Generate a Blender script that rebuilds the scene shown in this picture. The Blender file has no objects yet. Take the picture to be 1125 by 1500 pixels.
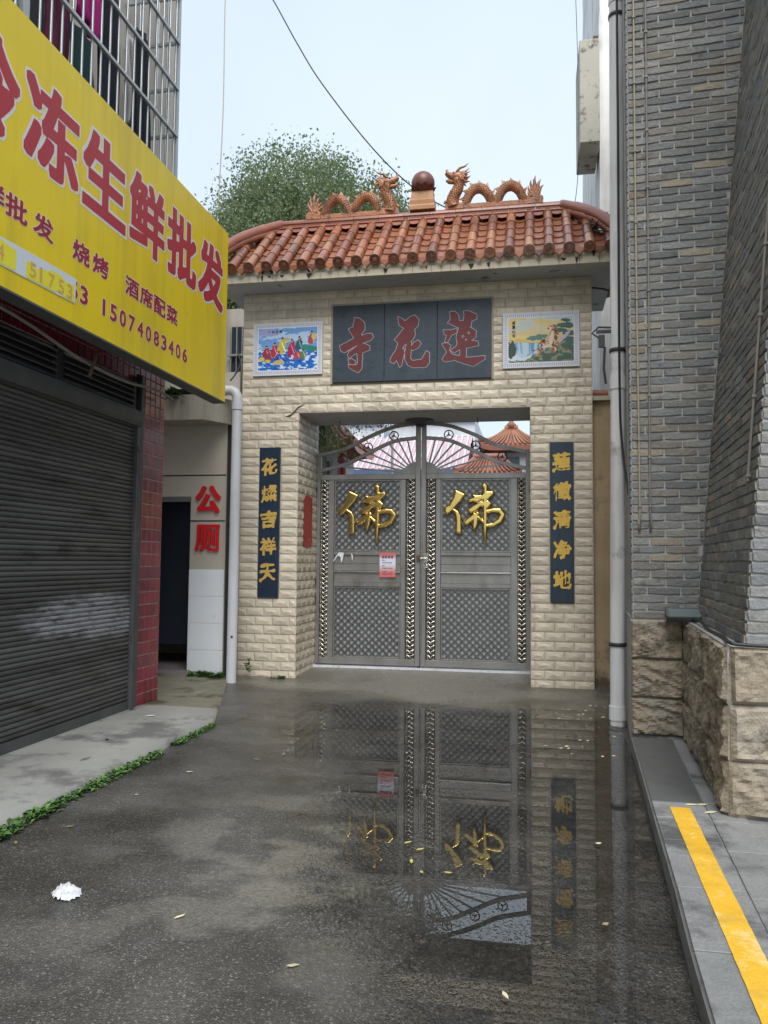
import bpy, bmesh, math, random
import numpy as np
from mathutils import Vector, Matrix
random.seed(7); rng = np.random.default_rng(7)
C = bpy.context.scene.collection
R = math.radians
PI = math.pi

# ------------------------------------------------------------------ camera
cam_d = bpy.data.cameras.new('camera'); cam = bpy.data.objects.new('camera', cam_d); C.objects.link(cam)
cam_d.sensor_fit = 'VERTICAL'; cam_d.sensor_height = 36; cam_d.sensor_width = 27
cam_d.lens = 1161.95/1500*36
cam_d.clip_start = .05; cam_d.clip_end = 3000
YAW, PITCH, ROLL = 0.1856, 0.0616, 0.0084
F_ = Vector((-math.sin(YAW)*math.cos(PITCH), math.cos(YAW)*math.cos(PITCH), math.sin(PITCH)))
R_ = Vector((math.cos(YAW), math.sin(YAW), 0)); U_ = R_.cross(F_)
R2 = R_*math.cos(ROLL)+U_*math.sin(ROLL); U2 = U_*math.cos(ROLL)-R_*math.sin(ROLL)
cam.matrix_world = Matrix(((R2.x, U2.x, -F_.x, 0), (R2.y, U2.y, -F_.y, 0), (R2.z, U2.z, -F_.z, 1.55), (0, 0, 0, 1)))
bpy.context.scene.camera = cam

# ------------------------------------------------------------------ world, sun, exposure
SUN_EL, SUN_AZ = R(52), R(168)     # azimuth clockwise from +Y: behind the camera, to its right
w = bpy.data.worlds.new('World'); bpy.context.scene.world = w; w.use_nodes = True
nt = w.node_tree; nt.nodes.clear()
out = nt.nodes.new('ShaderNodeOutputWorld'); bg = nt.nodes.new('ShaderNodeBackground')
sky = nt.nodes.new('ShaderNodeTexSky'); sky.sky_type = 'NISHITA'; sky.sun_disc = False
sky.sun_elevation = SUN_EL; sky.sun_rotation = SUN_AZ; sky.air_density = 1.0; sky.dust_density = 2.0
tc = nt.nodes.new('ShaderNodeTexCoord')
cn = nt.nodes.new('ShaderNodeTexNoise'); cn.inputs['Scale'].default_value = 1.6; cn.inputs['Detail'].default_value = 4
cr = nt.nodes.new('ShaderNodeValToRGB')
cr.color_ramp.elements[0].position = .3; cr.color_ramp.elements[0].color = (3.0, 3.6, 4.3, 1)
cr.color_ramp.elements[1].position = .75; cr.color_ramp.elements[1].color = (3.7, 4.2, 4.75, 1)
mx = nt.nodes.new('ShaderNodeMixRGB'); mx.inputs[0].default_value = .92
nt.links.new(tc.outputs['Generated'], cn.inputs['Vector']); nt.links.new(cn.outputs['Fac'], cr.inputs[0])
nt.links.new(sky.outputs[0], mx.inputs[1]); nt.links.new(cr.outputs[0], mx.inputs[2])
nt.links.new(mx.outputs[0], bg.inputs[0]); bg.inputs[1].default_value = .1
nt.links.new(bg.outputs[0], out.inputs[0])
sd = bpy.data.lights.new('sun', 'SUN'); sun = bpy.data.objects.new('sun', sd); C.objects.link(sun)
sd.energy = 1.5; sd.angle = R(40); sd.color = (1, .97, .93)
sv = Vector((math.sin(SUN_AZ)*math.cos(SUN_EL), math.cos(SUN_AZ)*math.cos(SUN_EL), math.sin(SUN_EL)))
sun.rotation_euler = sv.to_track_quat('Z', 'Y').to_euler()
vs = bpy.context.scene.view_settings
vs.view_transform = 'Standard'; vs.look = 'None'; vs.gamma = 1; vs.use_curve_mapping = False; vs.exposure = 1.28
sc = bpy.context.scene
try:
    sc.cycles.max_bounces = 8; sc.cycles.transparent_max_bounces = 12; sc.cycles.use_denoising = True
except Exception: pass

# ------------------------------------------------------------------ helpers
def tag(o, label=None, cat=None, group=None, kind=None):
    if label: o['label'] = label
    if cat: o['category'] = cat
    if group: o['group'] = group
    if kind: o['kind'] = kind
    return o
def empty(name, loc=(0, 0, 0), label=None, cat=None, group=None):
    o = bpy.data.objects.new(name, None); C.objects.link(o); o.location = loc; o.empty_display_size = .1
    return tag(o, label, cat, group)
def link(name, me, parent=None, loc=None, rot=None, scale=None, mw=None):
    o = bpy.data.objects.new(name, me); C.objects.link(o)
    if mw is not None: o.matrix_basis = mw
    if loc is not None: o.location = loc
    if rot is not None: o.rotation_euler = rot
    if scale is not None: o.scale = scale
    if parent is not None:
        o.parent = parent
        pl = parent.location.copy(); p = parent.parent
        while p is not None: pl = pl + p.location; p = p.parent
        if mw is None: o.location = Vector(o.location) - pl
        else:
            m = o.matrix_basis.copy(); m.translation = m.translation - pl; o.matrix_basis = m
    return o
class MB:
    def __init__(s): s.v = []; s.f = []; s.sm = []; s.mi = []; s.cm = 0
    def add(s, v, f, smooth=False):
        n = len(s.v); s.v += [tuple(p) for p in v]
        for q in f: s.f.append(tuple(i+n for i in q)); s.sm.append(smooth); s.mi.append(s.cm)
        return s
    def box(s, x0, x1, y0, y1, z0, z1):
        v = [(x0,y0,z0),(x1,y0,z0),(x1,y1,z0),(x0,y1,z0),(x0,y0,z1),(x1,y0,z1),(x1,y1,z1),(x0,y1,z1)]
        return s.add(v, [(0,3,2,1),(4,5,6,7),(0,1,5,4),(1,2,6,5),(2,3,7,6),(3,0,4,7)])
    def obox(s, c, ax, ay, az):   # centre and three half vectors
        c, ax, ay, az = map(Vector, (c, ax, ay, az)); v = []
        for k in (-1, 1):
            for i, j in ((-1,-1),(1,-1),(1,1),(-1,1)): v.append(c+ax*i+ay*j+az*k)
        return s.add(v, [(0,3,2,1),(4,5,6,7),(0,1,5,4),(1,2,6,5),(2,3,7,6),(3,0,4,7)])
    def bar(s, a, b, w, d, nrm=(0, -1, 0)):
        a, b = Vector(a), Vector(b); t = (b-a); n = Vector(nrm).normalized(); sd_ = t.cross(n).normalized()
        return s.obox((a+b)/2, sd_*w/2, n*d/2, t/2)
    def tube(s, pts, r, n=8, caps=True, smooth=True):
        pts = [Vector(p) for p in pts]; m = len(pts)
        rs = r if isinstance(r, (list, tuple)) else [r]*m
        up = Vector((0.123, .456, .9)).normalized(); v = []; f = []
        prev = None
        for i, p in enumerate(pts):
            t = (pts[min(i+1, m-1)]-pts[max(i-1, 0)]).normalized()
            if prev is None: a = t.cross(up).normalized()
            else: a = (prev - t*prev.dot(t)).normalized()
            prev = a; b = t.cross(a)
            for k in range(n):
                q = 2*PI*k/n; v.append(p+(a*math.cos(q)+b*math.sin(q))*rs[i])
        for i in range(m-1):
            for k in range(n): f.append((i*n+k, i*n+(k+1)%n, (i+1)*n+(k+1)%n, (i+1)*n+k))
        s.add(v, f, smooth)
        if caps:
            s.add([v[k] for k in range(n)], [tuple(reversed(range(n)))]); s.add([v[(m-1)*n+k] for k in range(n)], [tuple(range(n))])
        return s
    def prism(s, poly, z0, z1):     # polygon in xy (counter-clockwise)
        n = len(poly); v = [(x, y, z0) for x, y in poly]+[(x, y, z1) for x, y in poly]
        return s.add(v, [tuple(reversed(range(n))), tuple(range(n, 2*n))]+[(i, (i+1)%n, n+(i+1)%n, n+i) for i in range(n)])
    def lathe(s, prof, c, n=20, smooth=True):
        v = []; f = []
        for r, z in prof:
            for k in range(n): a = 2*PI*k/n; v.append((c[0]+r*math.cos(a), c[1]+r*math.sin(a), c[2]+z))
        for i in range(len(prof)-1):
            for k in range(n): f.append((i*n+k, i*n+(k+1)%n, (i+1)*n+(k+1)%n, (i+1)*n+k))
        f.append(tuple(reversed(range(n)))); f.append(tuple((len(prof)-1)*n+k for k in range(n)))
        return s.add(v, f, smooth)
    def mesh(s, name, *mats):
        me = bpy.data.meshes.new(name); me.from_pydata(s.v, [], s.f); me.update()
        me.polygons.foreach_set('use_smooth', s.sm); me.polygons.foreach_set('material_index', s.mi)
        for m in mats: me.materials.append(m)
        return me
    def build(s, name, mat, parent=None, **k):
        mats = mat if isinstance(mat, (list, tuple)) else (mat,)
        off = Vector((0, 0, 0)); p = parent
        o = link(name, s.mesh(name, *mats), parent, loc=(0, 0, 0))
        return tag(o, **k)
def bevel_me(me, w=.004, seg=1):
    bm = bmesh.new(); bm.from_mesh(me)
    bmesh.ops.bevel(bm, geom=bm.edges[:], offset=w, segments=seg, affect='EDGES', profile=.5)
    bm.to_mesh(me); bm.free(); return me
def catmull(P, n=8):
    P = [Vector(p) for p in P]; out_ = []
    Q = [P[0]*2-P[1]]+P+[P[-1]*2-P[-2]]
    for i in range(1, len(Q)-2):
        for k in range(n):
            t = k/n; a, b, c, d = Q[i-1:i+3]
            out_.append(.5*((2*b)+(c-a)*t+(2*a-5*b+4*c-d)*t*t+(3*b-a-3*c+d)*t**3))
    return out_+[P[-1]]

# value noise for geometry
_perm = rng.random((64, 64, 64)).astype(np.float32)
def vnoise(x, y, z=0.):
    x, y, z = np.broadcast_arrays(np.asarray(x, float), np.asarray(y, float), np.asarray(z, float))
    xi, yi, zi = np.floor(x).astype(int), np.floor(y).astype(int), np.floor(z).astype(int)
    fx, fy, fz = x-xi, y-yi, z-zi
    fx, fy, fz = [t*t*(3-2*t) for t in (fx, fy, fz)]
    r = 0
    for a in (0, 1):
        for b in (0, 1):
            for c in (0, 1):
                r = r+_perm[(xi+a) % 64, (yi+b) % 64, (zi+c) % 64]*(fx if a else 1-fx)*(fy if b else 1-fy)*(fz if c else 1-fz)
    return r
def fbm(x, y, z=0., o=4):
    s_, a_, t_ = 0, 1, 0
    for i in range(o):
        s_ = s_+a_*vnoise(x*2**i+i*7.3, y*2**i+3.1*i, np.asarray(z)*2**i); t_ += a_; a_ *= .5
    return s_/t_

# ------------------------------------------------------------------ materials
def pbr(name, cols, scale=4., rough=.7, rvar=.15, bump=0., bscale=30., metal=0., rand=0., huerand=None, streak=None, dirt=None,
        spec=.5, coat=0., fine=.0, fscale=150., palette=None, stretch=(1, 1, 1), patch=None):
    m = bpy.data.materials.new(name); m.use_nodes = True; n = m.node_tree; N = n.nodes; L = n.links
    b = N['Principled BSDF']; geo = N.new('ShaderNodeNewGeometry'); oi = N.new('ShaderNodeObjectInfo')
    mp = N.new('ShaderNodeMapping'); mp.inputs['Scale'].default_value = stretch; L.new(geo.outputs['Position'], mp.inputs['Vector'])
    def noise(sc_, det=5, src=None, rg=.6):
        t = N.new('ShaderNodeTexNoise'); t.inputs['Scale'].default_value = sc_; t.inputs['Detail'].default_value = det
        t.inputs['Roughness'].default_value = rg
        L.new((src or mp).outputs[0], t.inputs['Vector']); return t.outputs['Fac']
    def math_(op, a, b_=None, clamp=False):
        t = N.new('ShaderNodeMath'); t.operation = op; t.use_clamp = clamp
        for i, q in enumerate((a, b_)):
            if q is None: continue
            if isinstance(q, (int, float)): t.inputs[i].default_value = q
            else: L.new(q, t.inputs[i])
        return t.outputs[0]
    def mix(f, a, b_, mode='MIX'):
        t = N.new('ShaderNodeMixRGB'); t.blend_type = mode
        for i, q in enumerate((f, a, b_)):
            if isinstance(q, (int, float)): t.inputs[i].default_value = q
            elif isinstance(q, tuple): t.inputs[i].default_value = (*q, 1) if len(q) == 3 else q
            else: L.new(q, t.inputs[i])
        return t.outputs[0]
    def ramp(f, stops):
        t = N.new('ShaderNodeValToRGB'); e = t.color_ramp.elements
        while len(e) < len(stops): e.new(.5)
        for q, (p, c) in zip(e, stops): q.position = p; q.color = (*c, 1) if len(c) == 3 else c
        L.new(f, t.inputs[0]); return t.outputs[0]
    nz = noise(scale)
    col = ramp(nz, [(.25+.5*i/max(1, len(cols)-1), c) for i, c in enumerate(cols)]) if len(cols) > 1 else mix(0., cols[0], cols[0])
    rnd = math_('FRACT', math_('ADD', oi.outputs['Random'], geo.outputs['Random Per Island']))
    if palette:
        pc = ramp(rnd, [(i/len(palette), c) for i, c in enumerate(palette)])
        pc.node.color_ramp.interpolation = 'CONSTANT'
        col = mix(.8, col, pc)
    if rand:
        k = math_('ADD', math_('MULTIPLY', math_('FRACT', math_('MULTIPLY', rnd, 7.13)), 2*rand), 1-rand)
        kk = N.new('ShaderNodeCombineXYZ'); [L.new(k, kk.inputs[i]) for i in range(3)]
        col = mix(1., col, kk.outputs[0], 'MULTIPLY')
    if fine:
        f = noise(fscale, 3); k = math_('ADD', math_('MULTIPLY', f, 2*fine), 1-fine)
        kk = N.new('ShaderNodeCombineXYZ'); [L.new(k, kk.inputs[i]) for i in range(3)]
        col = mix(1., col, kk.outputs[0], 'MULTIPLY')
    if streak:      # (colour, amount, horizontal scale)
        m2 = N.new('ShaderNodeMapping'); m2.inputs['Scale'].default_value = (streak[2], streak[2], streak[2]*.06)
        L.new(geo.outputs['Position'], m2.inputs['Vector'])
        s_ = noise(1., 5, m2); s2 = noise(1.3, 3)
        s_ = math_('MULTIPLY', math_('SUBTRACT', math_('ADD', s_, math_('MULTIPLY', s2, .5)), .72), 4., True)
        col = mix(math_('MULTIPLY', s_, streak[1], True), col, streak[0])
    if dirt:        # (colour, amount, scale, threshold)
        d = noise(dirt[2], 7, None, .7)
        d = math_('MULTIPLY', math_('SUBTRACT', d, dirt[3]), 9., True)
        col = mix(math_('MULTIPLY', d, dirt[1], True), col, dirt[0])
    if patch:       # worn area: (colour, y0, z0, ry, rz)
        sp = N.new('ShaderNodeSeparateXYZ'); L.new(geo.outputs['Position'], sp.inputs[0])
        dy = math_('MULTIPLY', math_('SUBTRACT', sp.outputs[1], patch[1]), 1/patch[3]); dz_ = math_('MULTIPLY', math_('SUBTRACT', sp.outputs[2], patch[2]), 1/patch[4])
        d2 = math_('ADD', math_('POWER', math_('ABSOLUTE', dy), 2.), math_('POWER', math_('ABSOLUTE', dz_), 2.))
        ff = math_('ADD', math_('SUBTRACT', 1., d2), math_('MULTIPLY', math_('SUBTRACT', noise(2.2, 8, None, .75), .5), 3.4))
        ff = math_('MULTIPLY', math_('MULTIPLY', ff, 1.6, True), math_('MULTIPLY', math_('SUBTRACT', noise(9, 6, None, .8), .36), 7., True))
        col = mix(math_('MULTIPLY', ff, .85), col, patch[0])
    L.new(col, b.inputs['Base Color'])
    rr = math_('ADD', math_('MULTIPLY', noise(scale*2.3), 2*rvar), rough-rvar, True)
    L.new(rr, b.inputs['Roughness'])
    b.inputs['Metallic'].default_value = metal; b.inputs['Specular IOR Level'].default_value = spec
    b.inputs['Coat Weight'].default_value = coat; b.inputs['Coat Roughness'].default_value = .12
    if bump:
        bp = N.new('ShaderNodeBump'); bp.inputs['Strength'].default_value = 1.; bp.inputs['Distance'].default_value = bump
        L.new(noise(bscale, 6), bp.inputs['Height']); L.new(bp.outputs[0], b.inputs['Normal'])
    return m

M = {}
M['split_tile'] = pbr('split_tile', [(.58,.51,.395),(.66,.59,.465)], 3, .42, .1, .0025, 38, rand=.09, fine=.08, streak=((.26,.22,.165), .5, 3.2), dirt=((.38,.33,.25), .4, 1.3, .56))
M['tile_grout'] = pbr('tile_grout', [(.40,.35,.27),(.32,.28,.22)], 8, .9, .05, .001, 60)
M['concrete_soffit'] = pbr('concrete_soffit', [(.40,.40,.40),(.50,.50,.49)], 3, .9, .05, .002, 25, dirt=((.07,.07,.065), .8, 3, .58))
M['fascia'] = pbr('fascia', [(.50,.44,.33),(.58,.52,.40)], 4, .75, .1, .002, 30, dirt=((.06,.06,.05), .85, 4.5, .60))
M['roof_tile'] = pbr('roof_tile', [(.25,.095,.055),(.32,.135,.075)], 5, .25, .12, .002, 25, coat=.35, palette=[(.34,.125,.06),(.25,.09,.055),(.42,.19,.09),(.30,.11,.06),(.20,.085,.06),(.37,.15,.07)], rand=.25, dirt=((.05,.038,.03), .8, 5, .55))
M['roof_pan'] = pbr('roof_pan', [(.28,.10,.055),(.36,.15,.075)], 6, .35, .12, .002, 25, coat=.3, rand=.2, dirt=((.05,.035,.03), .8, 6, .57))
M['terracotta'] = pbr('terracotta', [(.48,.21,.08),(.33,.125,.06)], 9, .38, .12, .009, 45, coat=.2, dirt=((.10,.05,.035), .85, 8, .50))
M['ridge_tile'] = pbr('ridge_tile', [(.33,.12,.065),(.25,.08,.055)], 5, .38, .12, .002, 30, coat=.3, rand=.15, dirt=((.06,.045,.04), .7, 6, .58))
M['finial_ball'] = pbr('finial_ball', [(.20,.075,.06),(.15,.055,.05)], 6, .4, .1, .002, 30)
M['yellow_glaze'] = pbr('yellow_glaze', [(.46,.24,.09),(.36,.16,.07)], 12, .4, .1, .003, 40)
M['mould_and_gap_shade'] = pbr('mould_and_gap_shade', [(.035,.035,.03),(.06,.06,.05)], 12, .95, .04, .01, 30)  # mould colour; also paints the shade in the gap by the gateway
M['slate_panel'] = pbr('slate_panel', [(.024,.037,.052),(.036,.055,.078)], 4, .42, .12, .0005, 60, stretch=(1,1,2), dirt=((.012,.018,.027), .7, 9, .55), streak=((.07,.09,.115), .3, 10))
M['navy_panel'] = pbr('navy_panel', [(.012,.025,.045),(.02,.037,.062)], 5, .3, .1, .0004, 60, streak=((.06,.08,.1), .25, 12))
M['red_paint'] = pbr('red_paint', [(.15,.018,.022),(.10,.014,.018)], 9, .55, .1, 0, dirt=((.06,.02,.025), .6, 14, .55))
M['silver_edge'] = pbr('silver_edge', [(.32,.34,.37)], 9, .5, .1)
M['gold_print'] = pbr('gold_print', [(.62,.40,.08),(.45,.30,.09)], 14, .45, .1, 0, fine=.15, fscale=60)
M['gold_bright'] = pbr('gold_bright', [(.80,.52,.06),(.62,.40,.08)], 14, .4, .1, 0, fine=.15, fscale=60)
M['gold_metal'] = pbr('gold_metal', [(.90,.66,.22),(.78,.53,.15)], 8, .20, .08, .0005, 40, metal=1.)
M['steel'] = pbr('steel', [(.42,.405,.38),(.27,.26,.24)], 4, .42, .12, .0003, 80, metal=.85, dirt=((.20,.17,.11), .5, 3.2, .56), stretch=(1,1,.4))
M['steel_slat'] = pbr('steel_slat', [(.22,.22,.215),(.15,.15,.148)], 3, .45, .1, .0003, 80, metal=.75)
M['steel_back'] = pbr('steel_back', [(.60,.61,.60),(.46,.47,.46)], 3, .5, .1, .0003, 60, metal=.2)
M['steel_bright'] = pbr('steel_bright', [(.80,.76,.68),(.55,.50,.42)], 14, .25, .1, 0, metal=1., rand=.3)
M['dark_metal'] = pbr('dark_metal', [(.03,.032,.034),(.055,.055,.05)], 10, .5, .15, .001, 50)
M['rust'] = pbr('rust', [(.16,.09,.05),(.09,.05,.03)], 20, .85, .1, .002, 60)
M['yellow_sign'] = pbr('yellow_sign', [(.86,.63,.012),(.90,.68,.02)], 1.2, .38, .08, .004, 3, streak=((.50,.38,.05), .4, 4), dirt=((.45,.36,.08), .5, 1.6, .66), spec=.5)
M['sign_red'] = pbr('sign_red', [(.50,.035,.05),(.44,.03,.045)], 2, .45, .08)
M['sign_darkred'] = pbr('sign_darkred', [(.34,.02,.045)], 2, .45, .08)
M['sign_white'] = pbr('sign_white', [(.78,.76,.74)], 2, .45, .08)
M['sticker_white'] = pbr('sticker_white', [(.70,.74,.80)], 5, .45, .08)
M['sticker_yellow'] = pbr('sticker_yellow', [(.86,.78,.05)], 5, .45, .08)
M['sticker_orange'] = pbr('sticker_orange', [(.72,.42,.12)], 5, .5, .08)
M['grey_frame'] = pbr('grey_frame', [(.085,.09,.085),(.13,.13,.125)], 3, .6, .1, .001, 30)
M['maroon_tile'] = pbr('maroon_tile', [(.19,.016,.030),(.26,.024,.042)], 5, .22, .1, .0006, 20, rand=.25, coat=.3, dirt=((.17,.09,.085), .25, 3.5, .64))
M['white_grout'] = pbr('white_grout', [(.70,.58,.56),(.55,.42,.41)], 6, .9, .05)
M['shutter'] = pbr('shutter', [(.085,.085,.083),(.13,.13,.126)], 2.5, .42, .12, .0006, 40, metal=.35, rand=.22, stretch=(1,.6,2.5), dirt=((.05,.045,.04), .8, 2.6, .54), patch=((.40,.41,.44), 6.7, 1.02, 1.1, .23))
M['shutter_worn'] = pbr('shutter_worn', [(.22,.24,.28),(.36,.39,.44)], 3, .38, .12, .0006, 40, metal=.45, rand=.2, stretch=(1,.6,2.5), dirt=((.05,.05,.05), .9, 4.5, .52))
M['shutter_box'] = pbr('shutter_box', [(.055,.057,.057),(.13,.135,.135)], 1.8, .5, .12, .0005, 30, metal=.3)
M['guide_rail'] = pbr('guide_rail', [(.14,.14,.135),(.09,.095,.10)], 4, .5, .1, .0008, 30, metal=.5, dirt=((.10,.06,.035), .7, 6, .6))
M['louvre'] = pbr('louvre', [(.12,.125,.125),(.17,.175,.17)], 4, .5, .1, rand=.2)
M['cream_plaster'] = pbr('cream_plaster', [(.50,.46,.39),(.60,.56,.49)], 2, .9, .05, .002, 30, streak=((.22,.19,.15), .6, 3))
M['beige_side'] = pbr('beige_side', [(.50,.38,.23),(.40,.29,.17)], 2.2, .9, .05, .002, 30, streak=((.24,.18,.12), .6, 3), dirt=((.12,.09,.06), .6, 2, .56), patch=((.06,.05,.04), 10.1, .0, 3., .26))
M['white_plaster'] = pbr('white_plaster', [(.82,.81,.79),(.87,.86,.84)], 2, .9, .05, .002, 30, streak=((.30,.28,.25), .7, 2.6))
M['parapet'] = pbr('parapet', [(.52,.50,.42),(.45,.43,.36)], 2, .9, .05, .004, 20, dirt=((.06,.06,.055), .95, 5, .54))
M['granite_render'] = pbr('granite_render', [(.42,.385,.315),(.48,.44,.36)], 3, .85, .05, .001, 120, fine=.25, fscale=130)
M['pebble_concrete'] = pbr('pebble_concrete', [(.44,.41,.34),(.36,.335,.27)], 3, .9, .05, .002, 60, fine=.15, streak=((.13,.12,.10), .5, 8))
M['white_wall_tile'] = pbr('white_wall_tile', [(.74,.78,.80),(.80,.83,.85)], 3, .18, .06, .0002, 10, coat=.3, dirt=((.38,.38,.36), .3, 2.2, .6))
M['black_groove'] = pbr('black_groove', [(.02,.02,.022)], 3, .7, .1)
M['navy_door'] = pbr('navy_door', [(.018,.028,.045),(.025,.036,.055)], 2, .5, .1)
M['pink_floor'] = pbr('pink_floor', [(.30,.26,.26),(.22,.19,.19)], 10, .4, .1)
M['red_letter'] = pbr('red_letter', [(.62,.01,.015),(.52,.01,.014)], 6, .4, .1)
M['pvc'] = pbr('pvc', [(.62,.64,.67),(.70,.71,.73)], 2, .4, .1, .0003, 20, dirt=((.25,.22,.18), .6, 3, .62), streak=((.30,.27,.22), .4, 9))
M['pvc_grey'] = pbr('pvc_grey', [(.74,.74,.75),(.80,.80,.80)], 2, .42, .1, .0003, 20, dirt=((.17,.16,.13), .6, 2.2, .6), streak=((.22,.2,.17), .5, 9))
M['cable'] = pbr('cable', [(.02,.02,.022)], 5, .5, .1)
M['pale_wire'] = pbr('pale_wire', [(.45,.40,.30)], 5, .6, .1)
M['conduit'] = pbr('conduit', [(.42,.37,.24),(.33,.29,.20)], 8, .6, .1)
M['conduit_grey'] = pbr('conduit_grey', [(.28,.26,.23),(.22,.20,.18)], 8, .6, .1)
BR = [tuple(q*1.65*k_ for q, k_ in zip(c_, (1.0, 1.0, .98))) for c_ in [(.135,.14,.145),(.165,.165,.16),(.115,.125,.135),(.19,.185,.17),(.15,.15,.148),(.105,.11,.118),(.175,.165,.15),(.14,.145,.15),
      (.16,.16,.155),(.12,.127,.133),(.18,.16,.14),(.15,.155,.158),(.185,.18,.17),(.15,.15,.147),(.125,.13,.137),(.165,.165,.16),(.14,.142,.145),(.175,.172,.165),(.145,.15,.155),(.13,.135,.142),(.16,.162,.162),(.20,.17,.13)]]
M['grey_brick'] = pbr('grey_brick', [(.13,.13,.127),(.26,.255,.245)], 22, .85, .08, .012, 40, palette=BR, rand=.22, fine=.3, fscale=70, dirt=((.085,.08,.075), .6, 6, .57))
M['mortar'] = pbr('mortar', [(.46,.455,.44),(.30,.295,.285)], 9, .95, .03, .006, 40)
M['rock_face'] = pbr('rock_face', [(.23,.185,.13),(.33,.28,.21),(.26,.24,.205)], 3.2, .88, .06, .022, 17, fine=.4, fscale=110, rand=.15, dirt=((.07,.06,.045), .8, 5, .53))
M['drafted_edge'] = pbr('drafted_edge', [(.50,.47,.42),(.36,.33,.29)], 9, .9, .05, .003, 50)
M['paving'] = pbr('paving', [(.19,.193,.193),(.28,.282,.28)], 2.6, .5, .2, .0025, 60, fine=.5, fscale=130, rand=.08, dirt=((.075,.078,.078), .9, 1.25, .485))
M['paving_wet'] = pbr('paving_wet', [(.085,.09,.092),(.12,.125,.127)], 3, .38, .15, .0012, 70, fine=.4, fscale=190)
M['kerb'] = pbr('kerb', [(.17,.175,.175),(.24,.245,.245)], 2.5, .55, .15, .0015, 60, fine=.3, fscale=170, dirt=((.07,.07,.065), .8, 3, .52))
M['yellow_line'] = pbr('yellow_line', [(.68,.38,.015),(.80,.48,.05)], 3, .45, .12, .002, 60, fine=.22, fscale=120, dirt=((.80,.62,.28), .75, 4, .53), streak=((.40,.26,.06), .5, 9))
M['sidewalk'] = pbr('sidewalk', [(.27,.27,.25),(.37,.365,.335)], 1.6, .62, .2, .003, 40, fine=.15, fscale=130, dirt=((.10,.10,.095), .8, 1.3, .50))
M['moss_slab'] = pbr('moss_slab', [(.17,.155,.11),(.26,.24,.18)], 3, .6, .2, .003, 40, fine=.2, dirt=((.06,.07,.03), .9, 2.2, .52))
M['leaf_a'] = pbr('leaf_a', [(.05,.12,.025),(.095,.19,.045)], 3, .5, .1, rand=.45)
M['leaf_b'] = pbr('leaf_b', [(.055,.085,.035),(.10,.14,.055)], .8, .5, .1, rand=.35)
M['bark'] = pbr('bark', [(.05,.045,.035),(.08,.075,.05)], 5, .9, .05, .02, 14, dirt=((.04,.075,.025), .8, 3, .5))
M['paper'] = pbr('paper', [(.60,.62,.65)], 5, .7, .1)
M['petal'] = pbr('petal', [(.72,.66,.36),(.66,.60,.45)], 5, .6, .1, rand=.3)
M['petal_yellow'] = pbr('petal_yellow', [(.55,.46,.12)], 5, .6, .1)
M['straw'] = pbr('straw', [(.36,.27,.14),(.24,.17,.09)], 5, .7, .1, rand=.3)
M['magenta'] = pbr('magenta', [(.50,.015,.22),(.40,.012,.18)], 3, .85, .05, .01, 12)
M['maroon_cloth'] = pbr('maroon_cloth', [(.13,.015,.05),(.08,.012,.035)], 3, .9, .05, .01, 12)
M['black_cloth'] = pbr('black_cloth', [(.012,.014,.02),(.022,.025,.033)], 3, .9, .05, .01, 12)
M['grey_cloth'] = pbr('grey_cloth', [(.48,.46,.46),(.56,.55,.55)], 3, .9, .05, .01, 12)
M['green_cloth'] = pbr('green_cloth', [(.02,.05,.06),(.03,.07,.07)], 3, .9, .05, .01, 12)
M['cage_bar'] = pbr('cage_bar', [(.50,.53,.53),(.42,.44,.44)], 3, .35, .1, 0, metal=.6)
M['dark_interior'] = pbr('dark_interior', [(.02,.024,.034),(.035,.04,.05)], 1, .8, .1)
M['glass_dark'] = pbr('glass_dark', [(.10,.14,.17)], 1, .08, .02, spec=.6)
M['lamp_glass'] = pbr('lamp_glass', [(.16,.20,.20)], 6, .12, .04, spec=.6)
M['far_white'] = pbr('far_white', [(.62,.64,.67),(.68,.69,.72)], .3, .9, .05, streak=((.42,.43,.45), .6, .8))
M['far_pink'] = pbr('far_pink', [(.56,.30,.36),(.62,.36,.42)], 2, .5, .1, rand=.1)
M['far_orange'] = pbr('far_orange', [(.44,.19,.12),(.54,.28,.17)], 2, .45, .1, rand=.2)
M['far_red'] = pbr('far_red', [(.38,.15,.11),(.45,.21,.15)], 2, .45, .1, rand=.15)
M['far_blue'] = pbr('far_blue', [(.08,.12,.22),(.12,.17,.28)], 2, .5, .1)
M['red_column'] = pbr('red_column', [(.34,.03,.03)], 2, .4, .1)
M['poster_text'] = pbr('poster_text', [(.10,.05,.18)], 2, .6, .1)
M['red_strip'] = pbr('red_strip', [(.50,.035,.03),(.40,.03,.03)], 14, .45, .1)
M['notice_red'] = pbr('notice_red', [(.78,.25,.20)], 2, .5, .1)
M['moss'] = pbr('moss', [(.04,.07,.02),(.07,.09,.03)], 10, .95, .03, .01, 40)
M['road_base'] = pbr('road_base', [(.05,.05,.05),(.075,.073,.07)], 2, .7, .1, .003, 60)

def vcol_mat(name, rough=.4):
    m = bpy.data.materials.new(name); m.use_nodes = True; n = m.node_tree
    a = n.nodes.new('ShaderNodeVertexColor'); a.layer_name = 'print'
    n.links.new(a.outputs[0], n.nodes['Principled BSDF'].inputs['Base Color'])
    n.nodes['Principled BSDF'].inputs['Roughness'].default_value = rough
    return m
M['print'] = vcol_mat('print', .25); M['print_paper'] = vcol_mat('print_paper', .6)

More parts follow.
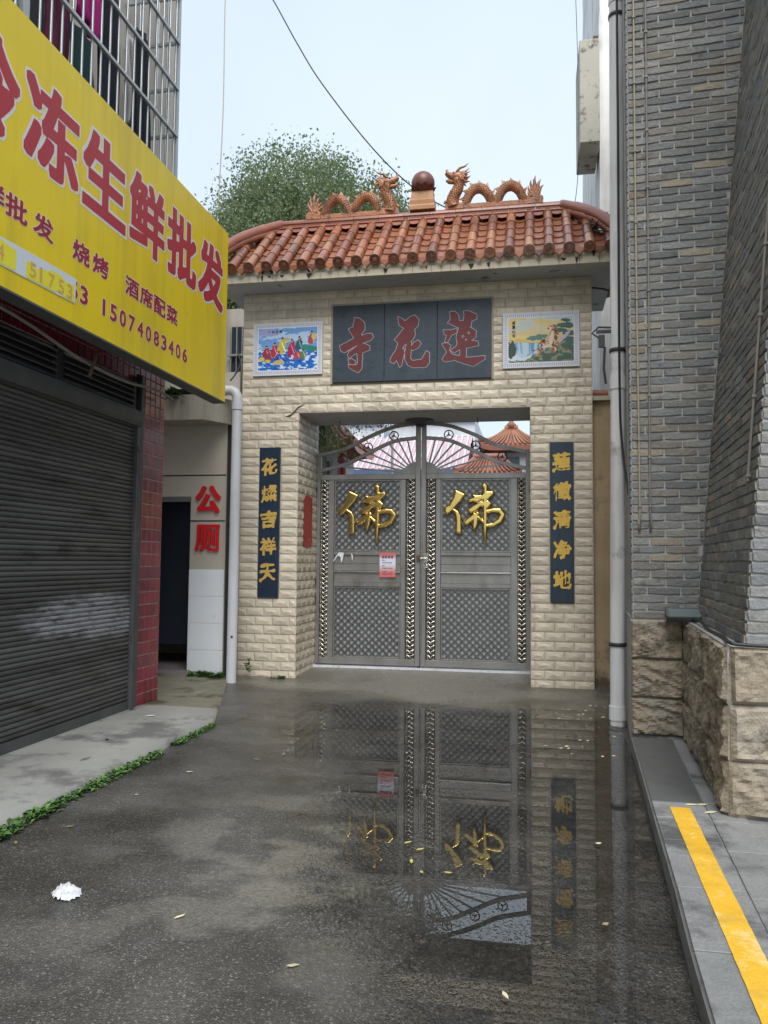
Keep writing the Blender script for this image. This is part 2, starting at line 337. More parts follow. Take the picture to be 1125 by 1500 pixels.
# ------------------------------------------------------------------ lettering: distance fields of glyphs and traced strokes
def sd_segments(P, A, B):
    d = np.full(P.shape[0], 1e9)
    for i in range(0, len(A), 128):
        a = A[i:i+128][None]; b = B[i:i+128][None]; p = P[:, None]
        ab = b-a; t = np.clip(((p-a)*ab).sum(-1)/np.maximum((ab**2).sum(-1), 1e-12), 0, 1)
        d = np.minimum(d, np.sqrt(((p-a-ab*t[..., None])**2).sum(-1)).min(1))
    return d
def sd_poly(P, poly):
    V = np.array(poly, float); A = V; B = np.roll(V, -1, 0)
    d = sd_segments(P, A, B); ins = np.zeros(len(P), bool)
    for (x1, y1), (x2, y2) in zip(A, B):
        c = ((y1 > P[:, 1]) != (y2 > P[:, 1]))
        if y1 != y2: ins ^= c & (P[:, 0] < (x2-x1)*(P[:, 1]-y1)/(y2-y1)+x1)
    return np.where(ins, d, -d)
def sd_caps(P, pts):       # pts: (x, y, radius) chain
    d = np.full(len(P), -1e9)
    for (x1, y1, r1), (x2, y2, r2) in zip(pts[:-1], pts[1:]):
        a = np.array((x1, y1)); ab = np.array((x2-x1, y2-y1), float)
        t = np.clip(((P-a)@ab)/max(ab@ab, 1e-9), 0, 1)
        d = np.maximum(d, r1+(r2-r1)*t-np.linalg.norm(P-a-ab*t[:, None], axis=1))
    return d
_gc = {}
def glyph_sdf(ch, n=72):
    if (ch, n) in _gc: return _gc[(ch, n)]
    c = bpy.data.curves.new('t', 'FONT'); c.body = ch; c.resolution_u = 3
    o = bpy.data.objects.new('t', c); C.objects.link(o)
    dg = bpy.context.evaluated_depsgraph_get(); me = bpy.data.meshes.new_from_object(o.evaluated_get(dg))
    V = np.array([v.co[:2] for v in me.vertices], float); T = []
    me.calc_loop_triangles(); T = np.array([t.vertices[:] for t in me.loop_triangles])
    bpy.data.objects.remove(o); bpy.data.curves.remove(c); bpy.data.meshes.remove(me)
    lo, hi = V.min(0), V.max(0)
    # weld equal points so that shared edges are recognised
    key = np.round(V*1e5).astype(np.int64); _, inv = np.unique(key, axis=0, return_inverse=True); inv = inv.reshape(-1)
    E = {}
    for t in T:
        for i in range(3):
            a, b = t[i], t[(i+1) % 3]; k = tuple(sorted((inv[a], inv[b]))); E.setdefault(k, []).append((a, b))
    be = [v[0] for v in E.values() if len(v) == 1]
    A = V[[e[0] for e in be]]; B = V[[e[1] for e in be]]
    pad = .12; sz = max(hi-lo); x = np.linspace(lo[0]-pad, hi[0]+pad, n); y = np.linspace(lo[1]-pad, hi[1]+pad, n)
    X, Y = np.meshgrid(x, y); P = np.stack([X.ravel(), Y.ravel()], 1)
    d = sd_segments(P, A, B); ins = np.zeros(len(P), bool)
    for t in T:
        a, b, c_ = V[t]; 
        def s_(p, q): return (P[:, 0]-q[0])*(p[1]-q[1])-(p[0]-q[0])*(P[:, 1]-q[1])
        d1, d2, d3 = s_(a, b), s_(b, c_), s_(c_, a)
        ins |= ~(((d1 < 0) | (d2 < 0) | (d3 < 0)) & ((d1 > 0) | (d2 > 0) | (d3 > 0)))
    S = np.where(ins, d, -d).reshape(n, n)
    _gc[(ch, n)] = (x, y, S, lo, hi); return _gc[(ch, n)]
def contour(mb, x, y, S, iso, M4, depth=0., pillow=None):
    """marching squares of S > iso; x,y grid coordinates; M4 maps (u, v, w) to the world; depth gives side walls"""
    S = S-iso; ny, nx = S.shape; dx = x[1]-x[0]; dy = y[1]-y[0]
    V = []; Fc = []; W = []
    def h(u, v):
        if not pillow: return depth
        fx = min(max((u-x[0])/dx, 0), nx-1.001); fy = min(max((v-y[0])/dy, 0), ny-1.001); i, j = int(fx), int(fy); a, b = fx-i, fy-j
        s_ = S[j,i]*(1-a)*(1-b)+S[j,i+1]*a*(1-b)+S[j+1,i]*(1-a)*b+S[j+1,i+1]*a*b
        t = min(max(s_, 0)/pillow[0], 1); return depth+pillow[1]*math.sqrt(1-(1-t)**2)
    cache = {}
    def vert(u, v):
        k = (round(u/dx*200), round(v/dy*200))
        if k not in cache: cache[k] = len(V); V.append((u, v, h(u, v)))
        return cache[k]
    ins = S > 0
    for j in range(ny-1):
        i = 0
        while i < nx-1:
            c = (ins[j, i], ins[j, i+1], ins[j+1, i+1], ins[j+1, i])
            if not any(c): i += 1; continue
            if all(c):
                k = i+1
                if not pillow:
                    while k < nx-1 and ins[j, k+1] and ins[j+1, k+1]: k += 1
                Fc.append([vert(x[i], y[j]), vert(x[k], y[j]), vert(x[k], y[j+1]), vert(x[i], y[j+1])]); i = k; continue
            P = [(x[i], y[j], S[j, i]), (x[i+1], y[j], S[j, i+1]), (x[i+1], y[j+1], S[j+1, i+1]), (x[i], y[j+1], S[j+1, i])]
            poly = []; cuts = []
            for a in range(4):
                p, q = P[a], P[(a+1) % 4]
                if p[2] > 0: poly.append((p[0], p[1]))
                if (p[2] > 0) != (q[2] > 0):
                    t = p[2]/(p[2]-q[2]); c_ = (p[0]+(q[0]-p[0])*t, p[1]+(q[1]-p[1])*t); poly.append(c_); cuts.append((len(poly)-1, p[2] > 0))
            ids = [vert(*p) for p in poly]
            if len(set(ids)) >= 3: Fc.append([a for n_, a in enumerate(ids) if a != ids[n_-1]])
            if depth:
                if len(cuts) == 2:
                    (a, oa), (b, ob) = cuts
                    if not oa: a, b = b, a
                    W.append((ids[a], ids[b]))
            i += 1
    n0 = len(V)
    if depth:
        bot = {}
        for a, b in W:
            for q in (a, b):
                if q not in bot: bot[q] = len(V); V.append((V[q][0], V[q][1], 0.))
            Fc.append([b, a, bot[a], bot[b]])
    mb.add([M4 @ Vector(p) for p in V], [f for f in Fc if len(set(f)) >= 3], bool(pillow))
def frame4(o, ex, ey):
    ex, ey, o = Vector(ex), Vector(ey), Vector(o); n = ex.cross(ey).normalized()
    return Matrix(((ex.x, ey.x, n.x, o.x), (ex.y, ey.y, n.y, o.y), (ex.z, ey.z, n.z, o.z), (0, 0, 0, 1)))
def glyph_mesh(ch, org, ex, ey, w, h, bold=.03, depth=0., brush=0., n=72, lift=0., square=False, slant=0.):
    """one glyph fitted into the w x h box at org"""
    x, y, S, lo, hi = glyph_sdf(ch, n)
    S = S.copy()
    if square:      # mitred emboldening: square dilation keeps the corners sharp
        k = int(round(bold/(x[1]-x[0]))); bold = 0
        for ax in (0, 1):
            S = np.max([np.roll(S, q, ax) for q in range(-k, k+1)], axis=0)
    if brush:
        X, Y = np.meshgrid(x, y); k = (hash_(ch) % 17)
        S = S+brush*(vnoise(X*4.5+k, Y*4.5+k*2.1)-.5)*1.3+brush*.35*(vnoise(X*14+k, Y*14)-.5)
    sx, sy = w/(hi[0]-lo[0]), h/(hi[1]-lo[1])
    e1, e2 = Vector(ex).normalized(), Vector(ey).normalized(); nn = e1.cross(e2)
    o = Vector(org)+nn*lift
    mm = Matrix.Identity(4)
    c1, c2 = e1*sx, e2*sy+e1*sx*slant
    base = o-e1*lo[0]*sx-e2*lo[1]*sy-e1*sx*slant*lo[1]
    for i in range(3): mm[i][0] = c1[i]; mm[i][1] = c2[i]; mm[i][2] = nn[i]; mm[i][3] = base[i]
    mb = MB(); contour(mb, x, y, S, -bold, mm, depth)
    return mb
def hash_(s):
    r = 0
    for c in s: r = r*31+ord(c)
    return r

# ================================================================== GROUND
def ground_setup():
    # wide base sheet
    mb = MB(); mb.add([(-400,-400,-.05),(400,-400,-.05),(400,900,-.05),(-400,900,-.05)], [(0,1,2,3)])
    tag(mb.build('ground', M['road_base']), 'dark damp ground spreading beyond the alley', kind='structure')
    xs = np.concatenate([np.arange(-7, -3.4, .12), np.arange(-3.4, 1.3, .022), np.arange(1.3, 3.2, .12)])
    ys = np.concatenate([np.arange(-6, 2.3, .15), np.arange(2.3, 11.2, .026), np.arange(11.2, 12.4, .2)])
    X, Y = np.meshgrid(xs, ys); nx, ny = len(xs), len(ys)
    # low basin holding the puddle
    xl = -.27*Y+.12; bc = (xl+.80)/2; bw = (.80-xl)/2; basin = 1/(1+np.exp(-(( (1-((X-bc)/bw)**2-((Y-5.65)/2.95)**4)*1.15 + .25 + (fbm(X*1.4+5, Y*1.4, 0, 4)-.5)*2.4))*1.9))
    right = 1/(1+np.exp(-((.9-np.abs(X-.35)*1.4)+(fbm(X*1.3+9, Y*.8, 2, 3)-.5)*1.5)*3))*(1/(1+np.exp(-(8.9-Y)*3)))*(1/(1+np.exp(-(Y-3.4)*2.5)))
    basin = np.maximum(basin, right*.95)
    Z = .006-.020*np.clip(basin*1.5, 0, 1)+(fbm(X*2.1, Y*2.1, 1, 4)-.5)*.006+(fbm(X*9, Y*9, 3, 3)-.5)*.004
    Z += (vnoise(X*38, Y*38, 5)-.5)*.0016
    # ramp up towards the gate and the doorway
    Z += np.clip((Y-9.35)/1.6, 0, 1)**1.2*.075*(X > -3.6) + np.clip((Y-7.6)/2, 0, 1)*.05*np.clip((-3.3-X)/.6, 0, 1)
    # concrete patches: apron in front of the gate and thin cement skim at left
    line = 9.30-(X+3.)*.29
    apron = 1/(1+np.exp(-(Y-line+(fbm(X*3, Y*3, 4, 3)-.5)*.35)*22))
    cem = np.clip((fbm(X*2.6+3, Y*3.6+1, 7, 5)-.49)*12, 0, 1)*np.exp(-(((X+1.3)/.9)**2+((Y-4.0)/1.2)**2)*.9)
    cem2 = np.clip((fbm(X*1.6+13, Y*1.9+1, 7, 5)-.54)*8, 0, 1)*.2
    conc = np.clip(apron*.85+cem*.8+cem2*(1-apron), 0, 1)
    dark = np.clip((fbm(X*1.3+31, Y*2.2, 9, 5)-.48)*5, 0, 1)
    me = bpy.data.meshes.new('road')
    co = np.stack([X, Y, Z], -1).reshape(-1, 3).astype(np.float32)
    idx = np.arange(nx*ny).reshape(ny, nx); q = np.stack([idx[:-1,:-1], idx[:-1,1:], idx[1:,1:], idx[1:,:-1]], -1).reshape(-1, 4)
    me.vertices.add(len(co)); me.vertices.foreach_set('co', co.ravel()); me.loops.add(q.size); me.loops.foreach_set('vertex_index', q.ravel().astype(np.int32))
    me.polygons.add(len(q)); me.polygons.foreach_set('loop_start', (np.arange(len(q))*4).astype(np.int32)); me.polygons.foreach_set('loop_total', np.full(len(q), 4, np.int32))
    me.polygons.foreach_set('use_smooth', np.ones(len(q), bool)); me.update(); me.validate()
    at = me.attributes.new('cover', 'FLOAT_COLOR', 'POINT')
    colr = np.stack([conc, dark, basin, np.ones_like(conc)], -1).reshape(-1).astype(np.float32); at.data.foreach_set('color', colr)
    m = bpy.data.materials.new('wet_asphalt'); m.use_nodes = True; n = m.node_tree; N = n.nodes; L = n.links; b = N['Principled BSDF']
    geo = N.new('ShaderNodeNewGeometry'); vc = N.new('ShaderNodeAttribute'); vc.attribute_name = 'cover'
    sep = N.new('ShaderNodeSeparateColor'); L.new(vc.outputs['Color'], sep.inputs[0])
    def tex(kind, s_, **k):
        t = N.new(kind); t.inputs['Scale'].default_value = s_; L.new(geo.outputs['Position'], t.inputs['Vector'])
        for a, v in k.items(): t.inputs[a].default_value = v
        return t
    vor = tex('ShaderNodeTexVoronoi', 155); vor2 = tex('ShaderNodeTexVoronoi', 170); n1 = tex('ShaderNodeTexNoise', 1.7, Detail=6); n2 = tex('ShaderNodeTexNoise', 45, Detail=4)
    sc_ = N.new('ShaderNodeSeparateColor'); L.new(vor.outputs['Color'], sc_.inputs[0])
    r1 = N.new('ShaderNodeValToRGB'); e = r1.color_ramp.elements
    e[0].position = 0; e[0].color = (.066,.065,.062,1); e[1].position = 1; e[1].color = (.32,.31,.295,1)
    for p, c in ((.50, (.082,.080,.076)), (.80, (.105,.103,.098)), (.94, (.165,.162,.155))): q_ = e.new(p); q_.color = (*c, 1)
    L.new(sc_.outputs[0], r1.inputs[0])
    mxd = N.new('ShaderNodeMixRGB'); mxd.blend_type = 'MULTIPLY'; mxd.inputs[0].default_value = 1
    r0 = N.new('ShaderNodeValToRGB'); r0.color_ramp.elements[0].position = .3; r0.color_ramp.elements[0].color = (.62,.6,.56,1); r0.color_ramp.elements[1].position = .7; r0.color_ramp.elements[1].color = (1.25,1.22,1.2,1)
    L.new(n1.outputs['Fac'], r0.inputs[0]); L.new(r1.outputs[0], mxd.inputs[1]); L.new(r0.outputs[0], mxd.inputs[2])
    cc = N.new('ShaderNodeValToRGB'); cc.color_ramp.elements[0].position = .35; cc.color_ramp.elements[0].color = (.145,.136,.115,1); cc.color_ramp.elements[1].position = .7; cc.color_ramp.elements[1].color = (.25,.238,.208,1)
    L.new(n2.outputs['Fac'], cc.inputs[0])
    mc = N.new('ShaderNodeMixRGB'); L.new(sep.outputs[0], mc.inputs[0]); L.new(mxd.outputs[0], mc.inputs[1]); L.new(cc.outputs[0], mc.inputs[2])
    md = N.new('ShaderNodeMixRGB'); md.blend_type = 'MULTIPLY'; md.inputs[2].default_value = (.70,.69,.66,1)
    L.new(sep.outputs[1], md.inputs[0]); L.new(mc.outputs[0], md.inputs[1]); L.new(md.outputs[0], b.inputs['Base Color'])
    rr = N.new('ShaderNodeMapRange'); rr.inputs['From Min'].default_value = .3; rr.inputs['From Max'].default_value = .7; rr.inputs['To Min'].default_value = .20; rr.inputs['To Max'].default_value = .42
    L.new(n1.outputs['Fac'], rr.inputs['Value']); L.new(rr.outputs[0], b.inputs['Roughness'])
    b.inputs['Specular IOR Level'].default_value = .5
    bp = N.new('ShaderNodeBump'); bp.inputs['Distance'].default_value = .0035
    L.new(vor.outputs['Distance'], bp.inputs['Height']); bp.invert = True
    bp2 = N.new('ShaderNodeBump'); bp2.inputs['Distance'].default_value = .004; L.new(n2.outputs['Fac'], bp2.inputs['Height']); L.new(bp.outputs[0], bp2.inputs['Normal'])
    L.new(bp2.outputs[0], b.inputs['Normal'])
    me.materials.append(m)
    o = link('road', me); tag(o, 'wet dark asphalt alley floor with cement patches leading to the gate', kind='structure')
    # the water sheet
    m = bpy.data.materials.new('water_film'); m.use_nodes = True; n = m.node_tree; N = n.nodes; L = n.links; N.remove(N['Principled BSDF'])
    fr = N.new('ShaderNodeFresnel'); fr.inputs['IOR'].default_value = 2.0; gl = N.new('ShaderNodeBsdfGlossy'); gl.inputs['Roughness'].default_value = .0
    tr = N.new('ShaderNodeBsdfTransparent'); tr.inputs['Color'].default_value = (.96,.955,.94,1); ms = N.new('ShaderNodeMixShader')
    geo = N.new('ShaderNodeNewGeometry'); nn = N.new('ShaderNodeTexNoise'); nn.inputs['Scale'].default_value = 3; L.new(geo.outputs['Position'], nn.inputs['Vector'])
    bp = N.new('ShaderNodeBump'); bp.inputs['Distance'].default_value = .00007; L.new(nn.outputs['Fac'], bp.inputs['Height'])
    L.new(bp.outputs[0], gl.inputs['Normal'])
    vo = N.new('ShaderNodeTexVoronoi'); vo.inputs['Scale'].default_value = 155; L.new(geo.outputs['Position'], vo.inputs['Vector'])
    sx_ = N.new('ShaderNodeSeparateColor'); L.new(vo.outputs['Color'], sx_.inputs[0])
    n3 = N.new('ShaderNodeAttribute'); n3.attribute_name = 'cover'
    mr = N.new('ShaderNodeMapRange'); mr.inputs['From Min'].default_value = .22; mr.inputs['From Max'].default_value = .80; mr.inputs['To Min'].default_value = .0; mr.inputs['To Max'].default_value = .965; L.new(n3.outputs['Fac'], mr.inputs['Value'])
    n4 = N.new('ShaderNodeTexNoise'); n4.inputs['Scale'].default_value = 2.3; n4.inputs['Detail'].default_value = 7; L.new(geo.outputs['Position'], n4.inputs['Vector'])
    m4_ = N.new('ShaderNodeMapRange'); m4_.inputs['From Min'].default_value = .42; m4_.inputs['From Max'].default_value = .60; m4_.inputs['To Min'].default_value = 1.; m4_.inputs['To Max'].default_value = .70; L.new(n4.outputs['Fac'], m4_.inputs['Value'])
    mm_ = N.new('ShaderNodeMath'); mm_.operation = 'MULTIPLY'; L.new(mr.outputs[0], mm_.inputs[0]); L.new(m4_.outputs[0], mm_.inputs[1])
    lt = N.new('ShaderNodeMath'); lt.operation = 'LESS_THAN'; L.new(sx_.outputs[0], lt.inputs[0]); L.new(mm_.outputs[0], lt.inputs[1])
    mu = N.new('ShaderNodeMath'); mu.operation = 'MULTIPLY'; L.new(lt.outputs[0], mu.inputs[0]); L.new(fr.outputs[0], mu.inputs[1])
    L.new(mu.outputs[0], ms.inputs[0]); L.new(tr.outputs[0], ms.inputs[1]); L.new(gl.outputs[0], ms.inputs[2]); L.new(ms.outputs[0], N['Material Output'].inputs[0])
    iy = [j for j in range(0, ny, 3) if 2.3 < ys[j] < 9.35]; ix = [i for i in range(0, nx, 3) if -2.9 < xs[i] < .86]
    V = [(float(xs[i]), float(ys[j]), 0.) for j in iy for i in ix]; n_ = len(ix)
    mb = MB(); mb.add(V, [(j*n_+i, j*n_+i+1, (j+1)*n_+i+1, (j+1)*n_+i) for j in range(len(iy)-1) for i in range(n_-1)])
    o = mb.build('puddle', m); at = o.data.attributes.new('cover', 'FLOAT_COLOR', 'POINT')
    bb = np.array([[basin[j, i]] for j in iy for i in ix]); at.data.foreach_set('color', np.concatenate([bb, bb, bb, np.ones_like(bb)], 1).astype(np.float32).ravel())
    tag(o, 'shallow rainwater puddle mirroring the gate', kind='structure')
ground_setup()

def leafy(mb, c, n, r, size, h, up=.6):
    for _ in range(n):
        a = random.random()*2*PI; q = random.random()**.7*r
        b = Vector((c[0]+math.cos(a)*q, c[1]+math.sin(a)*q, c[2]+random.random()*h*.5)); t = random.random()*2*PI
        d = Vector((math.cos(t), math.sin(t), up*random.random()+.1)).normalized(); s_ = d.cross(Vector((0, 0, 1))).normalized()
        L_ = size*random.uniform(.6, 1.3); w_ = L_*random.uniform(.2, .34); k = Vector((0, 0, -L_*.2))
        mb.add([b, b+d*L_*.45+s_*w_+Vector((0,0,.004)), b+d*L_+k, b+d*L_*.45-s_*w_+Vector((0,0,.004))], [(0,1,2),(0,2,3)])

# ---- left sidewalk
def left_sidewalk():
    xs_out = lambda y: -2.962 if y < 7.15 else -2.962-(y-7.15)*.34
    ztop = lambda y: .0+.012+(.06)*min(1, max(0, (y-4.6)/2.4)) if False else .07
    mb = MB(); ys = [-6]+[i*.14 for i in range(14, 54)]+[7.7, 8.1, 8.6, 9.2, 9.75]
    nxx = 9; V = []; Fc = []
    for y in ys:
        xo = xs_out(y)+(random.random()-.5)*.012; zt = .07 if y < 7.0 else max(.035, .07-(y-7.0)*.03)+ (max(0, y-8.6)*.05)
        for i in range(nxx):
            t = i/(nxx-1); x = xo+(-6.6-xo)*t
            V.append((x, y, zt+.006*(vnoise(x*2, y*2, 4.)-.5) - (.008 if i == 0 else 0)))
        V.append((xo+.012, y, -.03))
    st = nxx+1
    for j in range(len(ys)-1):
        for i in range(nxx-1): Fc.append((j*st+i, j*st+i+1, (j+1)*st+i+1, (j+1)*st+i))
        Fc.append((j*st+nxx, j*st, (j+1)*st, (j+1)*st+nxx))
    n_ = (len(ys)-1)*nxx
    mb.add(V, Fc, True)
    for j in range(len(ys)-1):
        if ys[j] > 7.6:
            for k in range(j*nxx, (j+1)*nxx): mb.mi[k] = 1
    tag(mb.build('pavement', [M['sidewalk'], M['moss_slab']]), 'worn grey concrete walk in front of the shop shutter', kind='structure')
left_sidewalk()
# weeds along its edge
mb = MB()
for i in range(300):
    t = i/300; y = 2.5+4.9*t+random.uniform(-.02, .02); dens = (.55+.9*float(vnoise(y*1.9, 3.3)))*(1.25-.7*t)
    if dens < .5 or float(vnoise(y*7.3, 9.1)) < .27: continue
    leafy(mb, (-2.93+random.uniform(-.02, .06)*(1.4-t)*random.random(), y, .0), int(11*dens)+1, .05*dens+.012, .034+.05*(1-t)*dens*random.random(), .05+.04*(1-t), .9)
tag(mb.build('weeds', M['leaf_a']), 'low green weeds growing along the edge of the concrete walk', 'weeds', kind='stuff')
mb = MB()
for i in range(16): leafy(mb, (-4.25+.4*random.random(), 9.53-.05*random.random(), .06), 16, .05, .07, .1, 1.6)
tag(mb.build('grass_tuft', M['leaf_a']), 'tuft of grass at the foot of the white tiled door pier', 'grass', kind='stuff')
mb = MB()
for i in range(5): leafy(mb, (-3.35+.18*random.random(), 9.90, .02), 10, .05, .05, .05, 1.2)
for i in range(4): leafy(mb, (-3.62+.05*random.random(), 9.80, .1+.04*i), 6, .03, .06, .06, 1.4)
tag(mb.build('small_weeds', M['leaf_a']), 'small weeds at the foot of the left gate pillar', 'weeds', kind='stuff')

# ================================================================== GATEWAY
Y0 = 9.962; YB = 10.96
XL, XA, XB, XR = -3.816, -3.02, -.028, .729; ZT = 5.11; ZL = 3.505
gate_wall = empty('temple_gateway', ((XL+XR)/2, 10.4, 0), 'tall gateway faced in cream split stone tiles with a red tiled roof', 'gateway')
mb = MB(); mb.box(XL+.012, XA-.012, Y0+.012, YB, -.1, ZL+.01); mb.box(XB+.012, XR-.012, Y0+.012, YB, -.1, ZL+.01); mb.box(XL+.012, XR-.012, Y0+.012, YB, ZL+.0101, ZT)
mb.build('wall', M['tile_grout'], gate_wall)
mb = MB(); mb.box(XA-.012, XB+.012, Y0+.006, YB-.004, ZL-.02, ZL+.009); mb.build('lintel_soffit', M['concrete_soffit'], gate_wall)

def split_tile_mesh(k, L_=.235, H=.116):
    rr_ = random.Random(k); g = .0022; x0, x1, z0, z1 = g, L_-g, g, H-g
    d0, d1, d2 = .0, -.006, -.0135
    v = [(x0,d0,z0),(x1,d0,z0),(x1,d0,z1),(x0,d0,z1), (x0,d1,z0),(x1,d1,z0),(x1,d1,z1),(x0,d1,z1)]
    e = .019
    inner = [(x0+e,d2+rr_.uniform(-.002,.004),z0+e),(L_*.36,d2+rr_.uniform(-.003,.004),z0+e*1.2),(L_*.68,d2+rr_.uniform(-.002,.005),z0+e),(x1-e,d2+rr_.uniform(-.002,.004),z0+e*.9),
             (x1-e,d2+.003,z1-e),(L_*.62,d2+rr_.uniform(.001,.006),z1-e*1.3),(L_*.30,d2+rr_.uniform(.001,.006),z1-e),(x0+e,d2+.003,z1-e)]
    mid = [(L_*.25,d2-.004,H*.5),(L_*.52,d2-.0055,H*.56),(L_*.78,d2-.003,H*.48)]
    v += inner+mid   # 8..15 inner, 16..18 mid
    f = [(0,1,5,4),(1,2,6,5),(2,3,7,6),(3,0,4,7),
         (4,5,11,10,9,8),(5,6,12,11),(6,7,15,14,13,12),(7,4,8,15),
         (8,9,16),(9,17,16),(9,10,17),(10,18,17),(10,11,18),(11,12,18),(12,13,18),(13,17,18),(13,14,17),(14,16,17),(14,15,16),(15,8,16)]
    mb = MB(); mb.add(v, f); return mb
TILES = [split_tile_mesh(k) for k in range(5)]
TMES = [t.mesh('split_tile', M['split_tile']) for t in TILES]
RH = .1162; PL = .235
rects = [(XA, XB, -1, ZL), (-2.575, -.50, 3.862, 4.892), (-3.668, -2.708, 3.99, 4.703), (-.367, .581, 3.972, 4.684), (-3.547, -3.259, 1.062, 3.036), (.207, .498, 1.062, 3.036)]
tiles = []   # (dist, x, z, scale_x, scale_z, face)
nrow = int(ZT/RH)+1
for r_ in range(nrow):
    z0 = r_*RH; z1 = min(z0+RH, ZT)
    if z1-z0 < .02: continue
    zc = (z0+z1)/2; iv = [(XL, XR)]
    for a, b, c, d in rects:
        if c < zc < d:
            nv = []
            for p, q in iv:
                if b <= p or a >= q: nv.append((p, q)); continue
                if a > p: nv.append((p, a))
                if b < q: nv.append((b, q))
            iv = nv
    for p, q in iv:
        if q-p < .30: tiles.append((p, z0, q-p, z1-z0, 'F')); continue
        off = (r_ % 2)*PL/2; x = XR-off if p > -1 else XL+off
        cuts = [p]; g0 = XL+off if p < -1 else XR-off
        k = math.floor((p-g0)/PL)
        while True:
            k += 1; xx = g0+k*PL
            if xx >= q-.03: break
            if xx > p+.03: cuts.append(xx)
        cuts.append(q)
        for a, b in zip(cuts[:-1], cuts[1:]): tiles.append((a, z0, b-a, z1-z0, 'F'))
# left jamb and right jamb faces
for r_ in range(30):
    z0 = r_*RH+.0; z1 = min(z0+RH, ZL)
    if z1-z0 < .03: continue
    for s_ in 'LR':
        y = 0; off = PL/2 if r_ % 2 else PL; a = 0; cuts = [0]
        x = off
        while x < (YB-Y0)-.02: cuts.append(x); x += PL
        cuts.append(YB-Y0)
        for a, b in zip(cuts[:-1], cuts[1:]): tiles.append((a, z0, b-a, z1-z0, s_))
def tile_matrix(t):
    a, z0, w_, h_, f = t; S_ = Matrix.Diagonal((w_/PL, 1, h_/RH, 1))
    if f == 'F': return Matrix.Translation((a, Y0+.012, z0)) @ S_
    if f == 'L': return Matrix.Translation((XA-.012, Y0+a, z0)) @ Matrix.Rotation(PI/2, 4, 'Z') @ S_    # faces +X
    return Matrix.Translation((XB+.012, Y0+a+w_, z0)) @ Matrix.Rotation(-PI/2, 4, 'Z') @ S_            # faces -X
def keyf(t):
    a, z0, w_, h_, f = t
    if f == 'R': return 99
    if f == 'L': return 20+z0
    d = abs(z0+.05-1.55)+(0 if w_ > .2 else 3)
    return d+ (0 if a > -1.2 else .2)
tiles.sort(key=keyf)
mbs = MB()
for i, t in enumerate(tiles):
    k = (hash_('%.2f%.2f' % (t[0], t[1]))) % 5
    if i < 300: link('wall_tile', TMES[k], gate_wall, mw=tile_matrix(t))
    else:
        m4 = tile_matrix(t); mbs.add([m4 @ Vector(v) for v in TILES[k].v], TILES[k].f)
mbs.build('wall_tiles', M['split_tile'], gate_wall, kind='stuff')
# eave slab: soffit, fascia with its row of tiles
EX0, EX1, EY0, EY1 = -4.05, .985, 9.53, 11.42
mb = MB(); mb.box(EX0, EX1, EY0+.02, EY1, ZT+.001, 5.275); mb.build('eave_slab', M['concrete_soffit'], gate_wall)
mb = MB(); mb.box(EX0-.004, EX1+.004, EY0+.002, EY0+.02, 5.20, 5.28); mb.box(EX1+.0005, EX1+.02, EY0+.02, EY1, 5.2, 5.28); mb.build('fascia', M['fascia'], gate_wall)
x = EX0
while x < EX1-.02:
    w_ = min(random.choice([.235, .235, .235, .12]), EX1-x)
    mb = MB(); mb.box(x+.002, x+w_-.002, EY0-.006, EY0+.02, ZT+.003, 5.198); mb.build('fascia_tile', M['fascia'], gate_wall); x += w_
for i in range(22):    # mould drips under the drip tiles
    mb = MB()
    x = random.uniform(EX0, EX1); w_ = random.uniform(.015, .04); h_ = random.uniform(.02, .09)
    zt = random.choice([5.19, 5.27]); 
    mb.add([(x-w_,EY0-.0085,zt),(x-w_*.5,EY0-.0085,zt-h_*.7),(x,EY0-.0085,zt-h_),(x+w_*.6,EY0-.0085,zt-h_*.6),(x+w_,EY0-.0085,zt)], [(0,1,2,3,4)]); mb.build('mould_stain', M['mould_and_gap_shade'], gate_wall)

# ---- roof
ZE, ZR = 5.30, 6.16; YE_, YR = 9.50, 10.46
slope = Vector((0, YR-YE_, ZR-ZE)); SL = slope.length
def barrel_mesh(L_, r0=.066, r1=.056, disc=False):
    mb = MB(); n = 8; V = []
    for k, (y, r) in enumerate(((0, r0), (L_, r1))):
        for i in range(n+1): a = PI*(-.02)+PI*1.04*i/n; V.append((math.cos(a)*r, y, math.sin(a)*r))
    mb.add(V, [(i+1, i, n+1+i, n+2+i) for i in range(n)], True)
    W = [(math.cos(PI*i/n)*r0*.78, 0, math.sin(PI*i/n)*r0*.78) for i in range(n+1)]
    mb.add([V[i] for i in range(n+1)]+W, [(i, i+1, n+2+i, n+1+i) for i in range(n)])
    if disc:
        m_ = 14; r = r0*1.06
        V = [(math.cos(2*PI*i/m_)*r, -.012, math.sin(2*PI*i/m_)*r) for i in range(m_)]
        V2 = [(p[0], .004, p[2]) for p in V]; V3 = [(p[0]*.76, -.012, p[2]*.76) for p in V]; V4 = [(p[0]*.72, -.006, p[2]*.72) for p in V]; 
        mb.add(V+V2+V3+V4, [(i, (i+1)%m_, m_+(i+1)%m_, m_+i) for i in range(m_)]+[((i+1)%m_, i, 2*m_+i, 2*m_+(i+1)%m_) for i in range(m_)]+
               [(2*m_+(i+1)%m_, 2*m_+i, 3*m_+i, 3*m_+(i+1)%m_) for i in range(m_)]+[tuple(3*m_+i for i in range(m_))])
        mb.add([(p[0]*.3, -.0115, p[2]*.3) for p in V]+[(p[0]*.42, -.0055, p[2]*.42) for p in V], [tuple(range(m_))]+[((i+1)%m_, i, m_+i, m_+(i+1)%m_) for i in range(m_)])
    return mb
